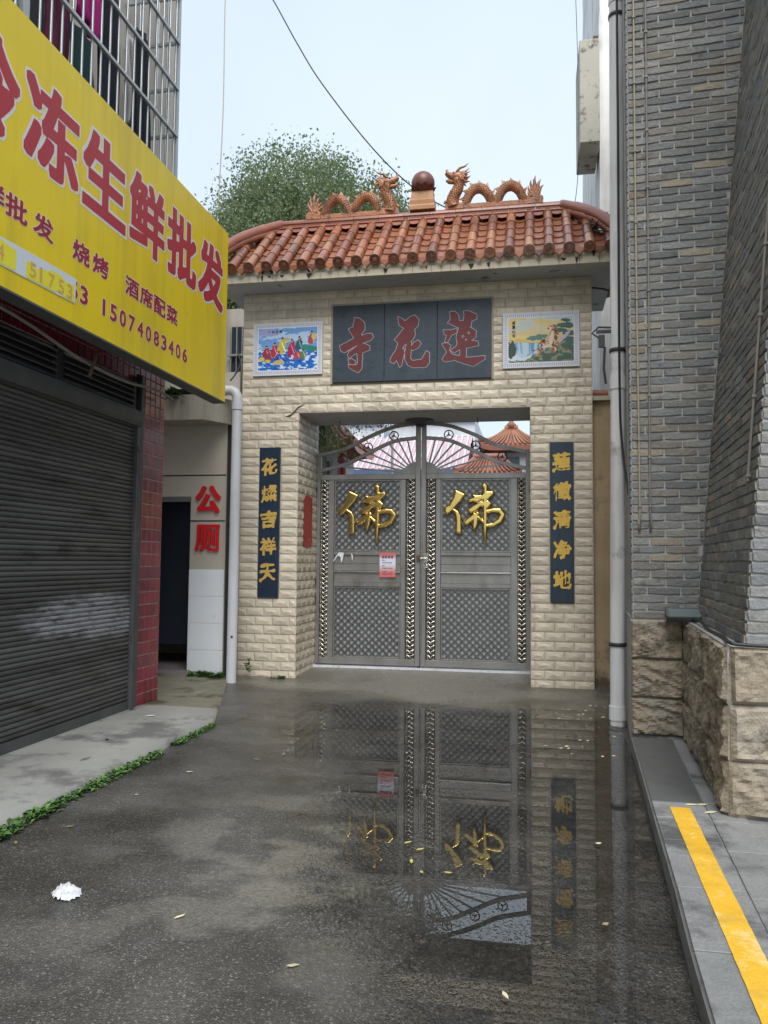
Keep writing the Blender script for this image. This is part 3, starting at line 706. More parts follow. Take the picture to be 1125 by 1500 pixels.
def pan_mesh(L_, w_=.235):
    mb = MB(); n = 6; V = []
    for y in (0, L_):
        for i in range(n+1):
            t = -1+2*i/n; V.append((t*w_/2*.86, y, -.004-.032*(1-t*t)+(.016 if y == 0 else 0)))
    mb.add(V, [(i, i+1, n+2+i, n+1+i) for i in range(n)], True)
    mb.add([V[i] for i in range(n+1)]+[(V[i][0], 0, V[i][2]-.013) for i in range(n+1)], [(i+1, i, n+1+i, n+2+i) for i in range(n)])
    return mb
def drip_mesh(w_=.235):
    mb = MB(); n = 6; V = []; B = []
    top = [(-w_*.42+w_*.84*i/n, -.004-.032*(1-(-1+2*i/n)**2)) for i in range(n+1)]
    low = [(-w_*.42, -.015),(-w_*.34, -.055),(-w_*.16, -.078),(0, -.115),(w_*.16, -.078),(w_*.34, -.055),(w_*.42, -.015)]
    V = [(x, -.002, z) for x, z in top]+[(x, -.022, z) for x, z in low]
    mb.add(V, [(i+1, i, n+1+i, n+2+i) for i in range(n)])
    V2 = [(x, .008, z) for x, z in low]+[(x, -.022, z) for x, z in low]
    mb.add(V2, [(i, i+1, n+2+i, n+1+i) for i in range(n)])
    V3 = [(x*.7, -.028, z*.75-.012) for x, z in low]+[(x*.86, -.0215, z*.9-.006) for x, z in low]
    mb.add(V3, [(i, i+1, n+2+i, n+1+i) for i in range(n)]+[tuple(range(n, -1, -1))])
    return mb
def slope_tiles(org, ex, eup, length_at, ncol, pitch, parent, as_parts=True, cover=None):
    """tile columns: org eave start, ex along the eave, eup up the slope (both unit), length_at(i) the column length"""
    ex, eup = Vector(ex), Vector(eup); nrm = ex.cross(eup).normalized()
    def mat(c, s_=1.): 
        m4 = Matrix.Identity(4)
        for i in range(3): m4[i][0] = ex[i]; m4[i][1] = eup[i]*s_; m4[i][2] = nrm[i]; m4[i][3] = c[i]
        return m4
    col = MB(); BL = .30
    Bm = barrel_mesh(BL); Bd = barrel_mesh(BL, disc=True); Pm = pan_mesh(.21); Dm = drip_mesh()
    if as_parts: mBm, mBd, mPm, mDm = Bm.mesh('barrel_tile', M['roof_tile']), Bd.mesh('barrel_tile', M['roof_tile']), Pm.mesh('pan_tile', M['roof_pan']), Dm.mesh('drip_tile', M['roof_tile'])
    jj = Bm
    for i in range(ncol):
        Lc = length_at(i*pitch)
        if Lc > .12:
            y = -.05; k = 0
            while y < Lc-.03:
                l = min(BL, Lc-y+.02); c = Vector(org)+ex*(i*pitch+random.uniform(-.003, .003))+eup*y+nrm*.03
                m4 = mat(c, (l/BL)*1.03); m4 = m4 @ Matrix.Rotation(random.uniform(-.012, .012), 4, 'Z') @ Matrix.Rotation(.012, 4, 'X')
                if as_parts: link('barrel_tile', mBd if k == 0 else mBm, parent, mw=m4)
                else:
                    s_ = Bd if k == 0 else Bm; col.add([m4 @ Vector(v) for v in s_.v], s_.f, True)
                y += BL; k += 1
        Lp = length_at((i+.5)*pitch)
        if Lp > .08 and i < ncol-1:
            y = 0; c0 = Vector(org)+ex*((i+.5)*pitch)+nrm*.012
            m4 = mat(c0)
            # the drip hangs straight down
            m5 = Matrix.Identity(4); fwd = ex.cross(Vector((0,0,1))).normalized()*-1
            for a in range(3): m5[a][0] = ex[a]; m5[a][1] = fwd[a]; m5[a][2] = (0,0,1)[a]; m5[a][3] = (c0+nrm*.0)[a]
            if as_parts: link('drip_tile', mDm, parent, mw=m5)
            else: col.add([m5 @ Vector(v) for v in Dm.v], Dm.f)
            while y < Lp-.02:
                l = min(.21, Lp-y+.02); m4 = mat(c0+eup*y, l/.21*1.05)
                if as_parts: link('pan_tile', mPm, parent, mw=m4)
                else: col.add([m4 @ Vector(v) for v in Pm.v], Pm.f)
                y += .21
    if not as_parts: col.build('roof_tiles', M['roof_tile'], parent, kind='stuff')
RX0, RX1 = -3.47, .40
PITCH_ = .2352; NC = 22; CX0 = -4.03
def len_front(s_):
    x = CX0+s_
    if x < RX0: return SL*max(0, (x-EX0+.03)/(RX0-EX0))
    if x > RX1: return SL*max(0, (EX1+.03-x)/(EX1-RX1))
    return SL-.03
slope_tiles((CX0, YE_, ZE), (1,0,0), slope.normalized(), len_front, NC, PITCH_, gate_wall)
# right and left hip ends and the back slope
dz = ZR-ZE; depth_ = YR-YE_
er = Vector((-(EX1+.03-RX1), 0, dz)); ll = er.length
slope_tiles((EX1+.03, YE_+.06, ZE), (0,1,0), er.normalized(), lambda s_: ll*max(0, 1-abs((s_+.06)/depth_-1)), 8, PITCH_, gate_wall, False)
el = Vector((RX0-EX0+.03, 0, dz)); 
slope_tiles((EX0-.03, 2*YR-YE_-.06, ZE), (0,-1,0), el.normalized(), lambda s_: el.length*max(0, 1-abs((s_+.06)/depth_-1)), 8, PITCH_, gate_wall, False)
sb = Vector((0, -depth_, dz))
slope_tiles((-CX0-4.03-.0+.93-(-.0), 2*YR-YE_, ZE), (-1,0,0), sb.normalized(), lambda s_: (lambda x: SL*max(0,(x-EX0+.03)/(RX0-EX0)) if x < RX0 else (SL*max(0,(EX1+.03-x)/(EX1-RX1)) if x > RX1 else SL-.03))(.93-s_), 22, PITCH_, gate_wall, False)
# under-tile deck
mb = MB(); z_ = ZE-.02
mb.add([(EX0,YE_+.03,z_),(EX1,YE_+.03,z_),(EX1,2*YR-YE_-.03,z_),(EX0,2*YR-YE_-.03,z_),(RX0,YR,ZR-.05),(RX1,YR,ZR-.05)], [(0,1,5,4),(1,2,5),(2,3,4,5),(3,0,4),(3,2,1,0)])
mb.build('roof_deck', M['roof_pan'], gate_wall)
# ridge
mb = MB(); prof = [(-.075,0),(-.085,.03),(-.06,.04),(-.06,.075),(-.075,.085),(-.07,.115),(-.04,.145),(0,.155),(.04,.145),(.07,.115),(.075,.085),(.06,.075),(.06,.04),(.085,.03),(.075,0)]
rl = MB(); n_ = 11; step = (RX1-RX0)/n_
for i in range(n_):
    x0, x1 = RX0+i*step+.002, RX0+(i+1)*step-.002; mb = MB(); m_ = len(prof)
    mb.add([(x0, YR+a, ZR-.005+b) for a, b in prof]+[(x1, YR+a, ZR-.005+b) for a, b in prof], [(k, k+1, m_+k+1, m_+k) for k in range(m_-1)]+[tuple(reversed(range(m_))), tuple(range(m_, 2*m_))][::1])
    mb.build('ridge_tile', M['ridge_tile'], gate_wall)
# scalloped flashing under the ridge, between the barrels
mb = MB()
for i in range(NC-1):
    xc = CX0+(i+.5)*PITCH_
    if RX0 < xc < RX1:
        P = [(-.10, .0), (.10, .0), (.085,-.04), (.05,-.075), (0,-.088), (-.05,-.075), (-.085,-.04)]
        c = Vector((xc, YR-.092, ZR+.005)); V = [(c.x+a, c.y-abs(b)*.55, c.z+b*.9) for a, b in P]
        mb.add(V+[(v[0], v[1]+.02, v[2]) for v in V], [(6,5,4,3,2,1,0)]+[(k, (k+1) % 7, 7+(k+1) % 7, 7+k) for k in range(7)])
mb.build('ridge_flashing', M['ridge_tile'], gate_wall)
mb = MB(); mb.tube([(RX0, YR-.10, ZR+.008), (RX1, YR-.10, ZR+.008)], .014, 6); mb.build('ridge_moulding', M['ridge_tile'], gate_wall)
# hips, curved, in four pieces each
def hip(x0, x1, ysgn):
    P = [Vector((x0, YR, ZR+.10)), Vector((x0+(x1-x0)*.35, YR-ysgn*depth_*.33, ZR-.10)), Vector((x0+(x1-x0)*.70, YR-ysgn*depth_*.66, ZR-.34)), Vector((x0+(x1-x0)*.97, YR-ysgn*depth_*.93, ZR-.60))]
    pts = catmull(P, 4); 
    for k in range(4):
        a = pts[k*3:k*3+4]; mb = MB(); mb.tube(a, [.072, .07, .068, .066], 10)
        for q in a: pass
        mb.tube([p-Vector((0,0,.075)) for p in a], .06, 8); mb.build('hip_tile', M['ridge_tile'], gate_wall)
hip(RX0, EX0, 1); hip(RX1, EX1, 1); hip(RX0, EX0, -1); hip(RX1, EX1, -1)
# rubbish and moss on the right-hand corner of the roof
mb = MB()
for i in range(60):
    c = Vector((random.uniform(.72, 1.0), random.uniform(9.62, 10.1), 0)); c.z = 5.42+(c.y-9.5)*.75+random.uniform(0, .05)
    d = Vector((random.uniform(-1,1), random.uniform(-1,1), random.uniform(-.3,.9))).normalized()*random.uniform(.04,.14); mb.tube([c, c+d*.5, c+d+Vector((0,0,-.02))], [.012,.01,.003], 5)
tag(mb.build('roof_debris', M['mould_and_gap_shade']), 'dark tangle of dead leaves and twigs on the right corner of the gate roof', 'debris', kind='stuff')

# ---- ridge ornaments
def dragon(name, X0, s, label):
    """s=+1 head towards +X; X0 is the tail end; local x along the ridge"""
    root = empty(name, (X0+s*.6, YR, ZR+.15), label, 'dragon sculpture')
    zb = ZR+.145
    def W(p): return Vector((X0+s*p[0], YR+p[1], zb+p[2]))
    mb = MB()
    def bx(x0, x1, y, z0, z1): mb.box(min(X0+s*x0, X0+s*x1), max(X0+s*x0, X0+s*x1), YR-y, YR+y, zb+z0, zb+z1)
    bx(0, .21, .055, -.01, .075); bx(.213, .64, .05, -.01, .05); bx(.643, 1.05, .05, -.01, .05); bx(1.053, 1.30, .055, -.01, .07)
    mb.build('plinth', M['terracotta'], root)
    for c in (.425, .85):
        P = [(c-.17,0,.03),(c-.155,0,.10),(c-.115,0,.19),(c-.05,0,.255),(c+.01,0,.27),(c+.075,0,.25),(c+.13,0,.185),(c+.165,0,.10),(c+.18,0,.03)]
        pts = [W(p) for p in catmull(P, 3)]; mb = MB(); m_ = len(pts)
        rs = [.052+.018*math.sin(PI*i/(m_-1)) for i in range(m_)]
        mb.tube(pts, rs, 10)
        # scales: small raised lozenges
        for i in range(1, m_-1):
            t = (pts[i+1]-pts[i-1]).normalized(); up = Vector((0, -1, 0)); sd_ = t.cross(up)
            for k in (-2, -1, 0, 1, 2):
                a = (k+(i % 2)*.5)*.42; nn_ = (up*math.cos(a)+sd_*math.sin(a)).normalized(); c_ = pts[i]+nn_*rs[i]*.97; b_ = t.cross(nn_)
                mb.add([c_-t*.017, c_+b_*.013, c_+t*.014+nn_*.014, c_-b_*.013], [(0,1,2),(0,2,3)])
        for i in range(2, m_-2, 3):      # spines
            t = (pts[i+1]-pts[i-1]).normalized(); nn_ = t.cross(Vector((0, 1, 0)))*(-1); 
            if nn_.dot(pts[i]-W((c, 0, .03))) < 0: nn_ = -nn_
            b_ = pts[i]+nn_*rs[i]*.85; h_ = .06
            mb.add([b_-t*.034+Vector((0,-.014,0)), b_+t*.03+Vector((0,-.014,0)), b_+t*.03+Vector((0,.014,0)), b_-t*.034+Vector((0,.014,0)), b_+nn_*h_-t*.035*s], [(0,1,4),(1,2,4),(2,3,4),(3,0,4),(3,2,1,0)])
        mb.build('coil', M['terracotta'], root)
    # tail flame
    mb = MB()
    for a, l, r0 in ((-26, .22, .028), (-12, .28, .03), (2, .33, .034), (15, .28, .03), (29, .22, .027), (44, .16, .024)):
        a = R(a); b_ = W((.10, 0, .06)); d = Vector((s*math.sin(a), 0, math.cos(a)))
        q = d.cross(Vector((0, 1, 0)))
        mb.tube([b_, b_+d*l*.45, b_+d*l*.8+q*.006, b_+d*l-q*.012], [r0*.8, r0, r0*.6, .003], 6)
    mb.tube([W((.04+.03*math.cos(q), 0, .07+.035*math.sin(q))) for q in np.linspace(0, 5.2, 9)], .018, 6)
    mb.tube([W((.15+.035*math.cos(q), -.03, .07+.035*math.sin(q))) for q in np.linspace(0, 5.2, 9)], .016, 6)
    mb.build('tail', M['terracotta'], root)
    # neck
    mb = MB(); P = [(1.19,0,.03),(1.205,0,.12),(1.175,0,.21),(1.13,0,.29),(1.12,0,.37),(1.16,0,.43)]
    pts = [W(p) for p in catmull(P, 3)]; m_ = len(pts); rs = [.095-.035*i/(m_-1) for i in range(m_)]; mb.tube(pts, rs, 12)
    for i in range(1, m_-2):
        t = (pts[i+1]-pts[i-1]).normalized(); up = Vector((0, -1, 0)); sd_ = t.cross(up)
        for k in (-2, -1, 0, 1, 2):
            a = (k+(i % 2)*.5)*.42; nn_ = (up*math.cos(a)+sd_*math.sin(a)).normalized(); c_ = pts[i]+nn_*rs[i]*.97; b_ = t.cross(nn_)
            mb.add([c_-t*.02, c_+b_*.017, c_+t*.016+nn_*.015, c_-b_*.017], [(0,1,2),(0,2,3)])
    mb.tube([W((1.27+.04*math.cos(q), -.03, .08+.035*math.sin(q))) for q in np.linspace(0, 5.2, 9)], .018, 6)
    mb.build('neck', M['terracotta'], root)
    # head: skull, open jaws, horns, mane
    mb = MB()
    mb.tube([W((1.06,0,.47)), W((1.12,0,.455)), W((1.18,0,.455)), W((1.23,0,.475)), W((1.275,0,.50)), W((1.30,0,.515))], [.045,.07,.066,.045,.036,.02], 10)
    mb.tube([W((1.14,0,.405)), W((1.20,0,.39)), W((1.255,0,.395)), W((1.295,0,.415))], [.05,.036,.03,.012], 8)
    mb.tube([W((1.27,0,.51)), W((1.285,0,.555)), W((1.265,0,.565))], [.02,.018,.006], 6)     # nose curl
    for y in (-.045, .045):
        mb.tube([W((1.15,y,.50)), W((1.10,y*1.3,.545)), W((1.03,y*1.5,.56)), W((.985,y*1.5,.60))], [.02,.018,.013,.003], 6)   # horn
        mb.lathe([(0,-.016),(.014,-.008),(.016,0),(.012,.01),(0,.015)], W((1.185, y*1.25, .49)), 8)                   # eye
        for k in range(7):                                                                                      # mane locks
            a = R(150+k*17); b_ = W((1.10, y, .44)); d = Vector((s*math.cos(a), 0, math.sin(a))); l = .11+.03*(k % 2)
            mb.tube([b_, b_+d*l*.5+Vector((0,y*.5,0)), b_+d*l+Vector((0,y*.3,.015))], [.026,.02,.003], 6)
        for k in range(4):                                                                                      # teeth
            mb.tube([W((1.20+k*.022, y*.6, .45)), W((1.20+k*.022, y*.6, .425))], [.006,.001], 5)
        mb.tube([W((1.16,y,.40)), W((1.17,y*1.1,.35)), W((1.13,y,.33))], [.022,.015,.003], 6)                       # beard
    mb.build('head', M['terracotta'], root)
    return root
dragon('dragon_sculpture', -3.10, 1, 'left terracotta dragon on the roof ridge facing right to the ball')
dragon('dragon_sculpture', .15, -1, 'right terracotta dragon on the roof ridge facing left to the ball')
fx = -1.458
root = empty('pearl_finial', (fx, YR, ZR+.15), 'round brown glazed ball on a tan lotus pedestal between the dragons', 'finial')
mb = MB(); zb = ZR+.145; V = []
for z, a in ((0, .175), (.05, .175), (.07, .165), (.13, .17), (.145, .158), (.24, .145), (.255, .15)): V.append((a, z))
pv = []; pf = []
for a, z in V:
    for i, j in ((-1,-1),(1,-1),(1,1),(-1,1)): pv.append((fx+i*a, YR+j*a*.6, zb+z))
for k in range(len(V)-1):
    for i in range(4): pf.append((k*4+i, k*4+(i+1)%4, (k+1)*4+(i+1)%4, (k+1)*4+i))
pf.append((3,2,1,0)); pf.append(tuple(range(len(pv)-4, len(pv)))); mb.add(pv, pf); mb.build('pedestal', M['yellow_glaze'], root)
mb = MB()
for i in range(10):
    a = 2*PI*i/10; d = Vector((math.cos(a), math.sin(a), 0)); q = Vector((-d.y, d.x, 0)); b_ = Vector((fx, YR, zb+.255))
    mb.add([b_+d*.06-q*.03, b_+d*.06+q*.03, b_+d*.15+q*.055+Vector((0,0,.05)), b_+d*.185+Vector((0,0,.085)), b_+d*.15-q*.055+Vector((0,0,.05)), b_+d*.12+Vector((0,0,.06))], [(0,1,2,5),(0,5,4),(5,2,3),(5,3,4)])
mb.build('lotus', M['finial_ball'], root)
mb = MB(); mb.lathe([(.001,-.16)]+[(.16*math.cos(a), .16*math.sin(a)) for a in np.linspace(-1.35, 1.4, 14)]+[(.001,.16)], (fx, YR, zb+.40), 24); mb.build('ball', M['finial_ball'], root)

# ---- name board with three brush characters (traced outlines)
board = empty('name_board', (-1.537, Y0-.02, 3.867), 'dark blue slate board with three large red brush characters above the gate', 'sign')
BW = (2.564-.505)/3
for k in range(3):
    x0 = -2.568+k*(2.063/3); mb = MB(); mb.box(x0+.002, x0+2.063/3-.002, Y0-.028, Y0+.010, 3.868, 4.885); link('slab', bevel_me(mb.mesh('slab', M['slate_panel']), .002), board)
mb = MB()
for (a, b, c, d) in ((-2.595,-2.570,3.85,4.91),(-.503,-.478,3.85,4.91),(-2.5695,-.5035,4.8865,4.91)): mb.box(a, b, Y0-.022, Y0+.010, c, d)
mb.build('border', M['tile_grout'], board)
SI = [[(185,168),(215,168),(250,200),(253,240),(215,290),(180,295),(145,240),(175,225)],
      [(85,350),(175,305),(270,270),(300,270),(312,292),(290,315),(200,345),(115,392),(95,385)], [(180,285),(230,275),(240,350),(185,345)],
      [(140,412),(150,390),(205,350),(250,335),(285,352),(288,375),(250,390),(190,400),(150,430)],
      [(205,350),(240,345),(238,430),(235,500),(212,522),(180,510),(150,490),(148,475),(190,478),(208,470)], [(145,440),(170,435),(195,455),(180,472),(150,465)]]
HUA = [[(478,162),(500,172),(525,190),(560,160),(590,150),(615,180),(608,220),(585,245),(592,280),(575,310),(520,345),(490,400),(470,440),(450,465),(428,455),(430,435),(470,370),(480,330),(455,310),(500,260),(520,235),(485,215)],
       [(490,395),(515,370),(520,395),(500,480),(490,487),(470,440)],
       [(545,300),(565,330),(565,365),(560,430),(575,450),(640,440),(660,400),(665,385),(685,400),(685,460),(665,490),(580,492),(545,475),(527,440),(525,400),(535,350)],
       [(560,365),(585,330),(610,315),(630,335),(610,365),(575,380)]]
LIAN = [[(820,130),(850,128),(875,150),(880,190),(910,190),(915,150),(910,125),(945,125),(990,145),(995,175),(960,190),(955,225),(920,250),(880,235),(840,215),(805,200),(825,180)],
        [(880,235),(955,235),(990,255),(985,295),(955,320),(1000,325),(1005,350),(960,360),(925,365),(925,425),(890,425),(885,375),(850,395),(825,385),(870,350),(865,300),(870,260)],
        [(780,250),(830,250),(865,240),(865,265),(830,280),(805,325),(790,325),(800,285),(785,275)],
        [(770,340),(800,335),(825,350),(815,380),(835,410),(930,430),(1000,425),(1045,420),(1045,440),(975,485),(900,465),(850,445),(790,455),(772,440),(790,410),(805,395)]]
LIANH = [(905,290,9,9),(942,268,9,7),(925,312,8,6)]
def bmap(x, y):
    yt = 88-(x-35)*.0475; yb = 590-(x-35)*.0285
    return (-2.568+(x-35)*2.063/1053, 3.868+1.017*(yb-y)/(yb-yt))
def traced(polys, name, mat, parent, ymap, iso, ypos, lim, n=110, holes=(), caps=(), depth=0., pillow=None):
    PM = [np.array([ymap(*p) for p in pl]) for pl in polys]
    x = np.linspace(lim[0], lim[1], n); y = np.linspace(lim[2], lim[3], int(n*(lim[3]-lim[2])/(lim[1]-lim[0])))
    X, Z = np.meshgrid(x, y); P = np.stack([X.ravel(), Z.ravel()], 1); d = np.full(len(P), -1e9)
    for pl in PM: d = np.maximum(d, sd_poly(P, pl))
    for ch in caps: d = np.maximum(d, sd_caps(P, ch))
    for hx, hy, ha, hb in holes:
        c = ymap(hx, hy); r = ha*.00196; d = np.minimum(d, np.hypot(P[:,0]-c[0], P[:,1]-c[1])-r)
    S = d.reshape(X.shape)
    if not pillow: S = S+.006*(vnoise(X*30, Z*30, 2.)-.5)
    mb = MB(); m4 = frame4((0, ypos, 0), (1,0,0), (0,0,1)); contour(mb, x, y, S, iso, m4, depth, pillow)
    return mb.build(name, mat, parent)
for nm, pl, k, ho in (('character', SI, 0, ()), ('character', HUA, 1, ()), ('character', LIAN, 2, LIANH)):
    x0 = -2.568+k*.6877
    a = traced(pl, 'character_outline', M['silver_edge'], board, bmap, -.010, Y0-.0295, (x0+.03, x0+.67, 3.93, 4.80), 120, ho)
    b = traced(pl, nm, M['red_paint'], board, bmap, -.002, Y0-.031, (x0+.03, x0+.67, 3.93, 4.80), 120, ho)

# ---- couplet boards
def couplet(name, x0, x1, z0, z1, chars, centers, mat, label):
    root = empty(name, ((x0+x1)/2, Y0-.02, z0), label, 'couplet board')
    mb = MB(); mb.box(x0, x1, Y0-.03, Y0+.011, z0, z1); link('board', bevel_me(mb.mesh('board', M['navy_panel']), .003), root)
    for ch, zc in zip(chars, centers):
        w_ = (x1-x0)*.72; h_ = .215
        mb = glyph_mesh(ch, ((x0+x1)/2-w_/2, Y0-.032, zc-h_/2), (1,0,0), (0,0,1), w_, h_, bold=.034, depth=.003, brush=.07, n=96, slant=0)
        # lean the horizontals up a little, as a brush does
        xm = (x0+x1)/2; mb.v = [(x, y, z+(x-xm)*.10) for x, y, z in mb.v]
        mb.build('character', mat, root)
zz = lambda p: p
couplet('couplet_board', -3.543, -3.264, 1.0675, 3.031, '花燦吉祥天', [2.78, 2.42, 2.08, 1.73, 1.385], M['gold_print'], 'narrow navy board with dull gold characters on the left pillar')
couplet('couplet_board', .2126, .4932, 1.0675, 3.031, '蓮徵清净地', [2.78, 2.42, 2.07, 1.71, 1.34], M['gold_bright'], 'narrow navy board with bright gold characters on the right pillar')

# ---- printed ceramic pictures
def canvas(name, x0, x1, z0, z1, paint, label, nx=150, border=True):
    ny = int(nx*(z1-z0)/(x1-x0)); u, v = np.meshgrid((np.arange(nx)+.5)/nx, (np.arange(ny)+.5)/ny)
    img = np.ones((ny, nx, 3)); bw = .075; bh = bw*(x1-x0)/(z1-z0)
    inner = (u > bw) & (u < 1-bw) & (v > bh) & (v < 1-bh)
    img[:] = (.66, .68, .73)
    # woven key pattern in the border
    per = np.where(np.minimum(u, 1-u)/bw < np.minimum(v, 1-v)/bh, v*ny, u*nx)
    ring = np.minimum(np.minimum(u, 1-u)/bw, np.minimum(v, 1-v)/bh)
    pat = (ring > .3) & (ring < .82) & ((per % 4) < 1.8)
    img[pat] = (.44, .46, .56); img[(ring >= .82) & ~inner] = (.72, .75, .78)
    uu = np.clip((u-bw)/(1-2*bw), 0, 1); vv = np.clip((v-bh)/(1-2*bh), 0, 1)
    pic = paint(uu, vv); img = np.where(inner[..., None], pic, img)
    for q in (.5,): img[:, int(nx*q)] *= .82
    img[int(ny*.5), :] *= .86
    root = empty(name, ((x0+x1)/2, Y0-.01, z0), label, 'tile picture')
    xs = np.linspace(x0, x1, nx+1); zs = np.linspace(z0, z1, ny+1)
    X, Z = np.meshgrid(xs, zs); V = np.stack([X, np.full_like(X, Y0-.0125), Z], -1).reshape(-1, 3)
    idx = np.arange((nx+1)*(ny+1)).reshape(ny+1, nx+1); q = np.stack([idx[:-1,:-1], idx[:-1,1:], idx[1:,1:], idx[1:,:-1]], -1).reshape(-1, 4)
    me = bpy.data.meshes.new('printed_face'); me.from_pydata(V.tolist(), [], q.tolist())
    ca = me.color_attributes.new('print', 'FLOAT_COLOR', 'CORNER'); cc = np.ones((len(q), 4, 4), np.float32); cc[..., :3] = img.reshape(-1, 1, 3); ca.data.foreach_set('color', cc.ravel())
    me.materials.append(M['print']); link('printed_face', me, root)
    mb = MB(); mb.box(x0, x1, Y0-.012, Y0+.011, z0, z1); mb.build('backing_tile', M['white_wall_tile'], root)
    return root
def blob(img, u, v, cx, cy, rx, ry, col, rot=0., soft=.0, n=0.):
    a = R(rot); du, dv = u-cx, v-cy; x = du*math.cos(a)+dv*math.sin(a); y = -du*math.sin(a)+dv*math.cos(a)
    d = (x/rx)**2+(y/ry)**2+(n*(vnoise(u*30, v*30, 3.)-.5) if n else 0)
    img[d < 1] = col
def paint_sea(u, v):
    img = np.zeros(u.shape+(3,)); sk = np.array((.17,.36,.68)); se = np.array((.03,.17,.55))
    t = np.clip((v-.42)/.12, 0, 1)[..., None]; img[:] = se*(1-t)+sk*t
    n1 = fbm(u*5, v*16, 1, 3); img[(v > .45) & (n1 > .60)] = (.48,.62,.80)
    n2 = fbm(u*16+v*8, v*22, 2, 3); img[(v < .5) & (n2 > .60)] = (.62,.74,.88); img[(v < .5) & (n2 < .36)] = (.02,.10,.42)
    blob(img, u, v, .15, .92, .2, .1, (.36,.40,.66), n=.8)
    for cx, cy, h_, col in ((.13,.40,.15,(.36,.04,.06)),(.20,.33,.12,(.25,.06,.12)),(.27,.45,.16,(.42,.05,.08)),(.40,.55,.18,(.60,.48,.06)),(.56,.48,.20,(.40,.04,.09)),(.66,.34,.12,(.45,.08,.08)),(.76,.34,.10,(.14,.22,.10)),(.69,.58,.16,(.05,.12,.13)),(.90,.72,.14,(.42,.09,.08)),(.34,.28,.13,(.06,.07,.30))):
        blob(img, u, v, cx, cy, .055, h_, col, -8, n=.7); blob(img, u, v, cx+.01, cy+h_*1.05, .022, .035, (.55,.34,.24)); blob(img, u, v, cx+.01, cy+h_*1.2, .018, .022, (.03,.03,.05))
        blob(img, u, v, cx+.03, cy, .012, h_*.7, tuple(min(1, c*2+.12) for c in col), 15, n=1)
    blob(img, u, v, .35, .18, .1, .06, (.58,.46,.20), 8, n=.6); blob(img, u, v, .06, .27, .05, .05, (.66,.52,.10), n=.6); blob(img, u, v, .16, .22, .05, .04, (.66,.52,.10), n=.6)
    blob(img, u, v, .82, .52, .08, .07, (.05,.26,.20), n=.8); blob(img, u, v, .93, .48, .07, .07, (.04,.24,.18), n=.8); blob(img, u, v, .48, .72, .06, .03, (.60,.48,.06), 10, n=.5)
    blob(img, u, v, .95, .78, .05, .07, (.62,.52,.20), n=.8)
    return img
def paint_tiger(u, v):
    img = np.zeros(u.shape+(3,)); t = np.clip((v-.45)/.5, 0, 1)[..., None]
    img[:] = np.array((.66,.46,.10))*(1-t)+np.array((.62,.64,.58))*t
    n = fbm(u*4, v*7, 5, 4); img[(v > .45) & (n > .58)] = (.74,.58,.22); img[(v > .75) & (n < .46)] = (.50,.60,.60)
    m = v < .47-.1*u; img[m] = (.26,.46,.62); n2 = fbm(u*26, v*3, 6, 3); img[m & (n2 > .52)] = (.50,.64,.74); img[m & (n2 < .40)] = (.14,.30,.45)
    img[(v < .14+.04*np.sin(u*20)) & (u < .4)] = (.62,.72,.80)
    blob(img, u, v, .44, .55, .16, .06, (.10,.22,.16), 12, n=.9); blob(img, u, v, .05, .28, .07, .2, (.05,.07,.05), n=.8)
    r = (v < .05+.42*np.clip((u-.25)/.6, 0, 1)+.06*(fbm(u*9, v*9, 2, 3)-.5)*4); nn = fbm(u*14, v*14, 8, 3)
    img[r] = (.06,.10,.07); img[r & (nn > .55)] = (.16,.22,.12); img[r & (nn > .64)] = (.30,.26,.14)
    for cx, cy, rx, ry in ((.88,.80,.14,.07),(.80,.70,.12,.05),(.92,.62,.1,.07),(.88,.92,.08,.04),(.95,.45,.07,.1)): blob(img, u, v, cx, cy, rx, ry, (.04,.12,.09), n=.9)
    blob(img, u, v, .86, .55, .03, .16, (.50,.42,.60), -35, n=.7)
    # tiger: body, haunch, legs, neck, head
    tig = np.zeros(u.shape, bool)
    def tb(cx, cy, rx, ry, rot):
        a = R(rot); du, dv = u-cx, v-cy; x = du*math.cos(a)+dv*math.sin(a); y = -du*math.sin(a)+dv*math.cos(a); return (x/rx)**2+(y/ry)**2 < 1
    for q in ((.60,.43,.13,.10,28),(.70,.58,.07,.18,-6),(.68,.76,.07,.07,0),(.50,.28,.035,.16,-32),(.46,.20,.05,.03,20),(.69,.34,.028,.14,2),(.73,.34,.024,.13,-6),(.42,.27,.06,.013,25)): tig |= tb(*q)
    img[tig] = (.46,.20,.07); st = fbm(u*36+v*22, v*10-u*14, 4, 2); img[tig & (st > .56)] = (.10,.05,.04); img[tig & (st < .38)] = (.66,.50,.32)
    img[tb(.66,.50,.035,.16,-6)] = (.70,.60,.44); img[tb(.575,.34,.07,.035,28)] = (.68,.56,.38)
    img[tb(.64,.75,.03,.035,0)] = (.72,.64,.52); img[tb(.615,.745,.016,.02,0)] = (.12,.07,.06); img[tb(.66,.79,.02,.012,0)] = (.10,.05,.04)
    return img
pA = canvas('tile_picture', -3.663, -2.713, 3.995, 4.698, paint_sea, 'white bordered tile picture of robed figures on a blue sea', 150)
pB = canvas('tile_picture', -.362, .576, 3.977, 4.679, paint_tiger, 'white bordered tile picture of a tiger beside a waterfall', 150)
for i, ch in enumerate('八仙过海'):
    x = -3.46+i*.052; glyph_mesh(ch, (x, Y0-.0135, 4.565), (1,0,0), (0,0,1), .036, .036, bold=.03, n=40).build('caption_character', M['black_cloth'], pA)
for i, ch in enumerate('威震山河'):
    glyph_mesh(ch, (-.245, Y0-.0135, 4.53-i*.055), (1,0,0), (0,0,1), .036, .044, bold=.03, n=40).build('caption_character', M['black_cloth'], pB)
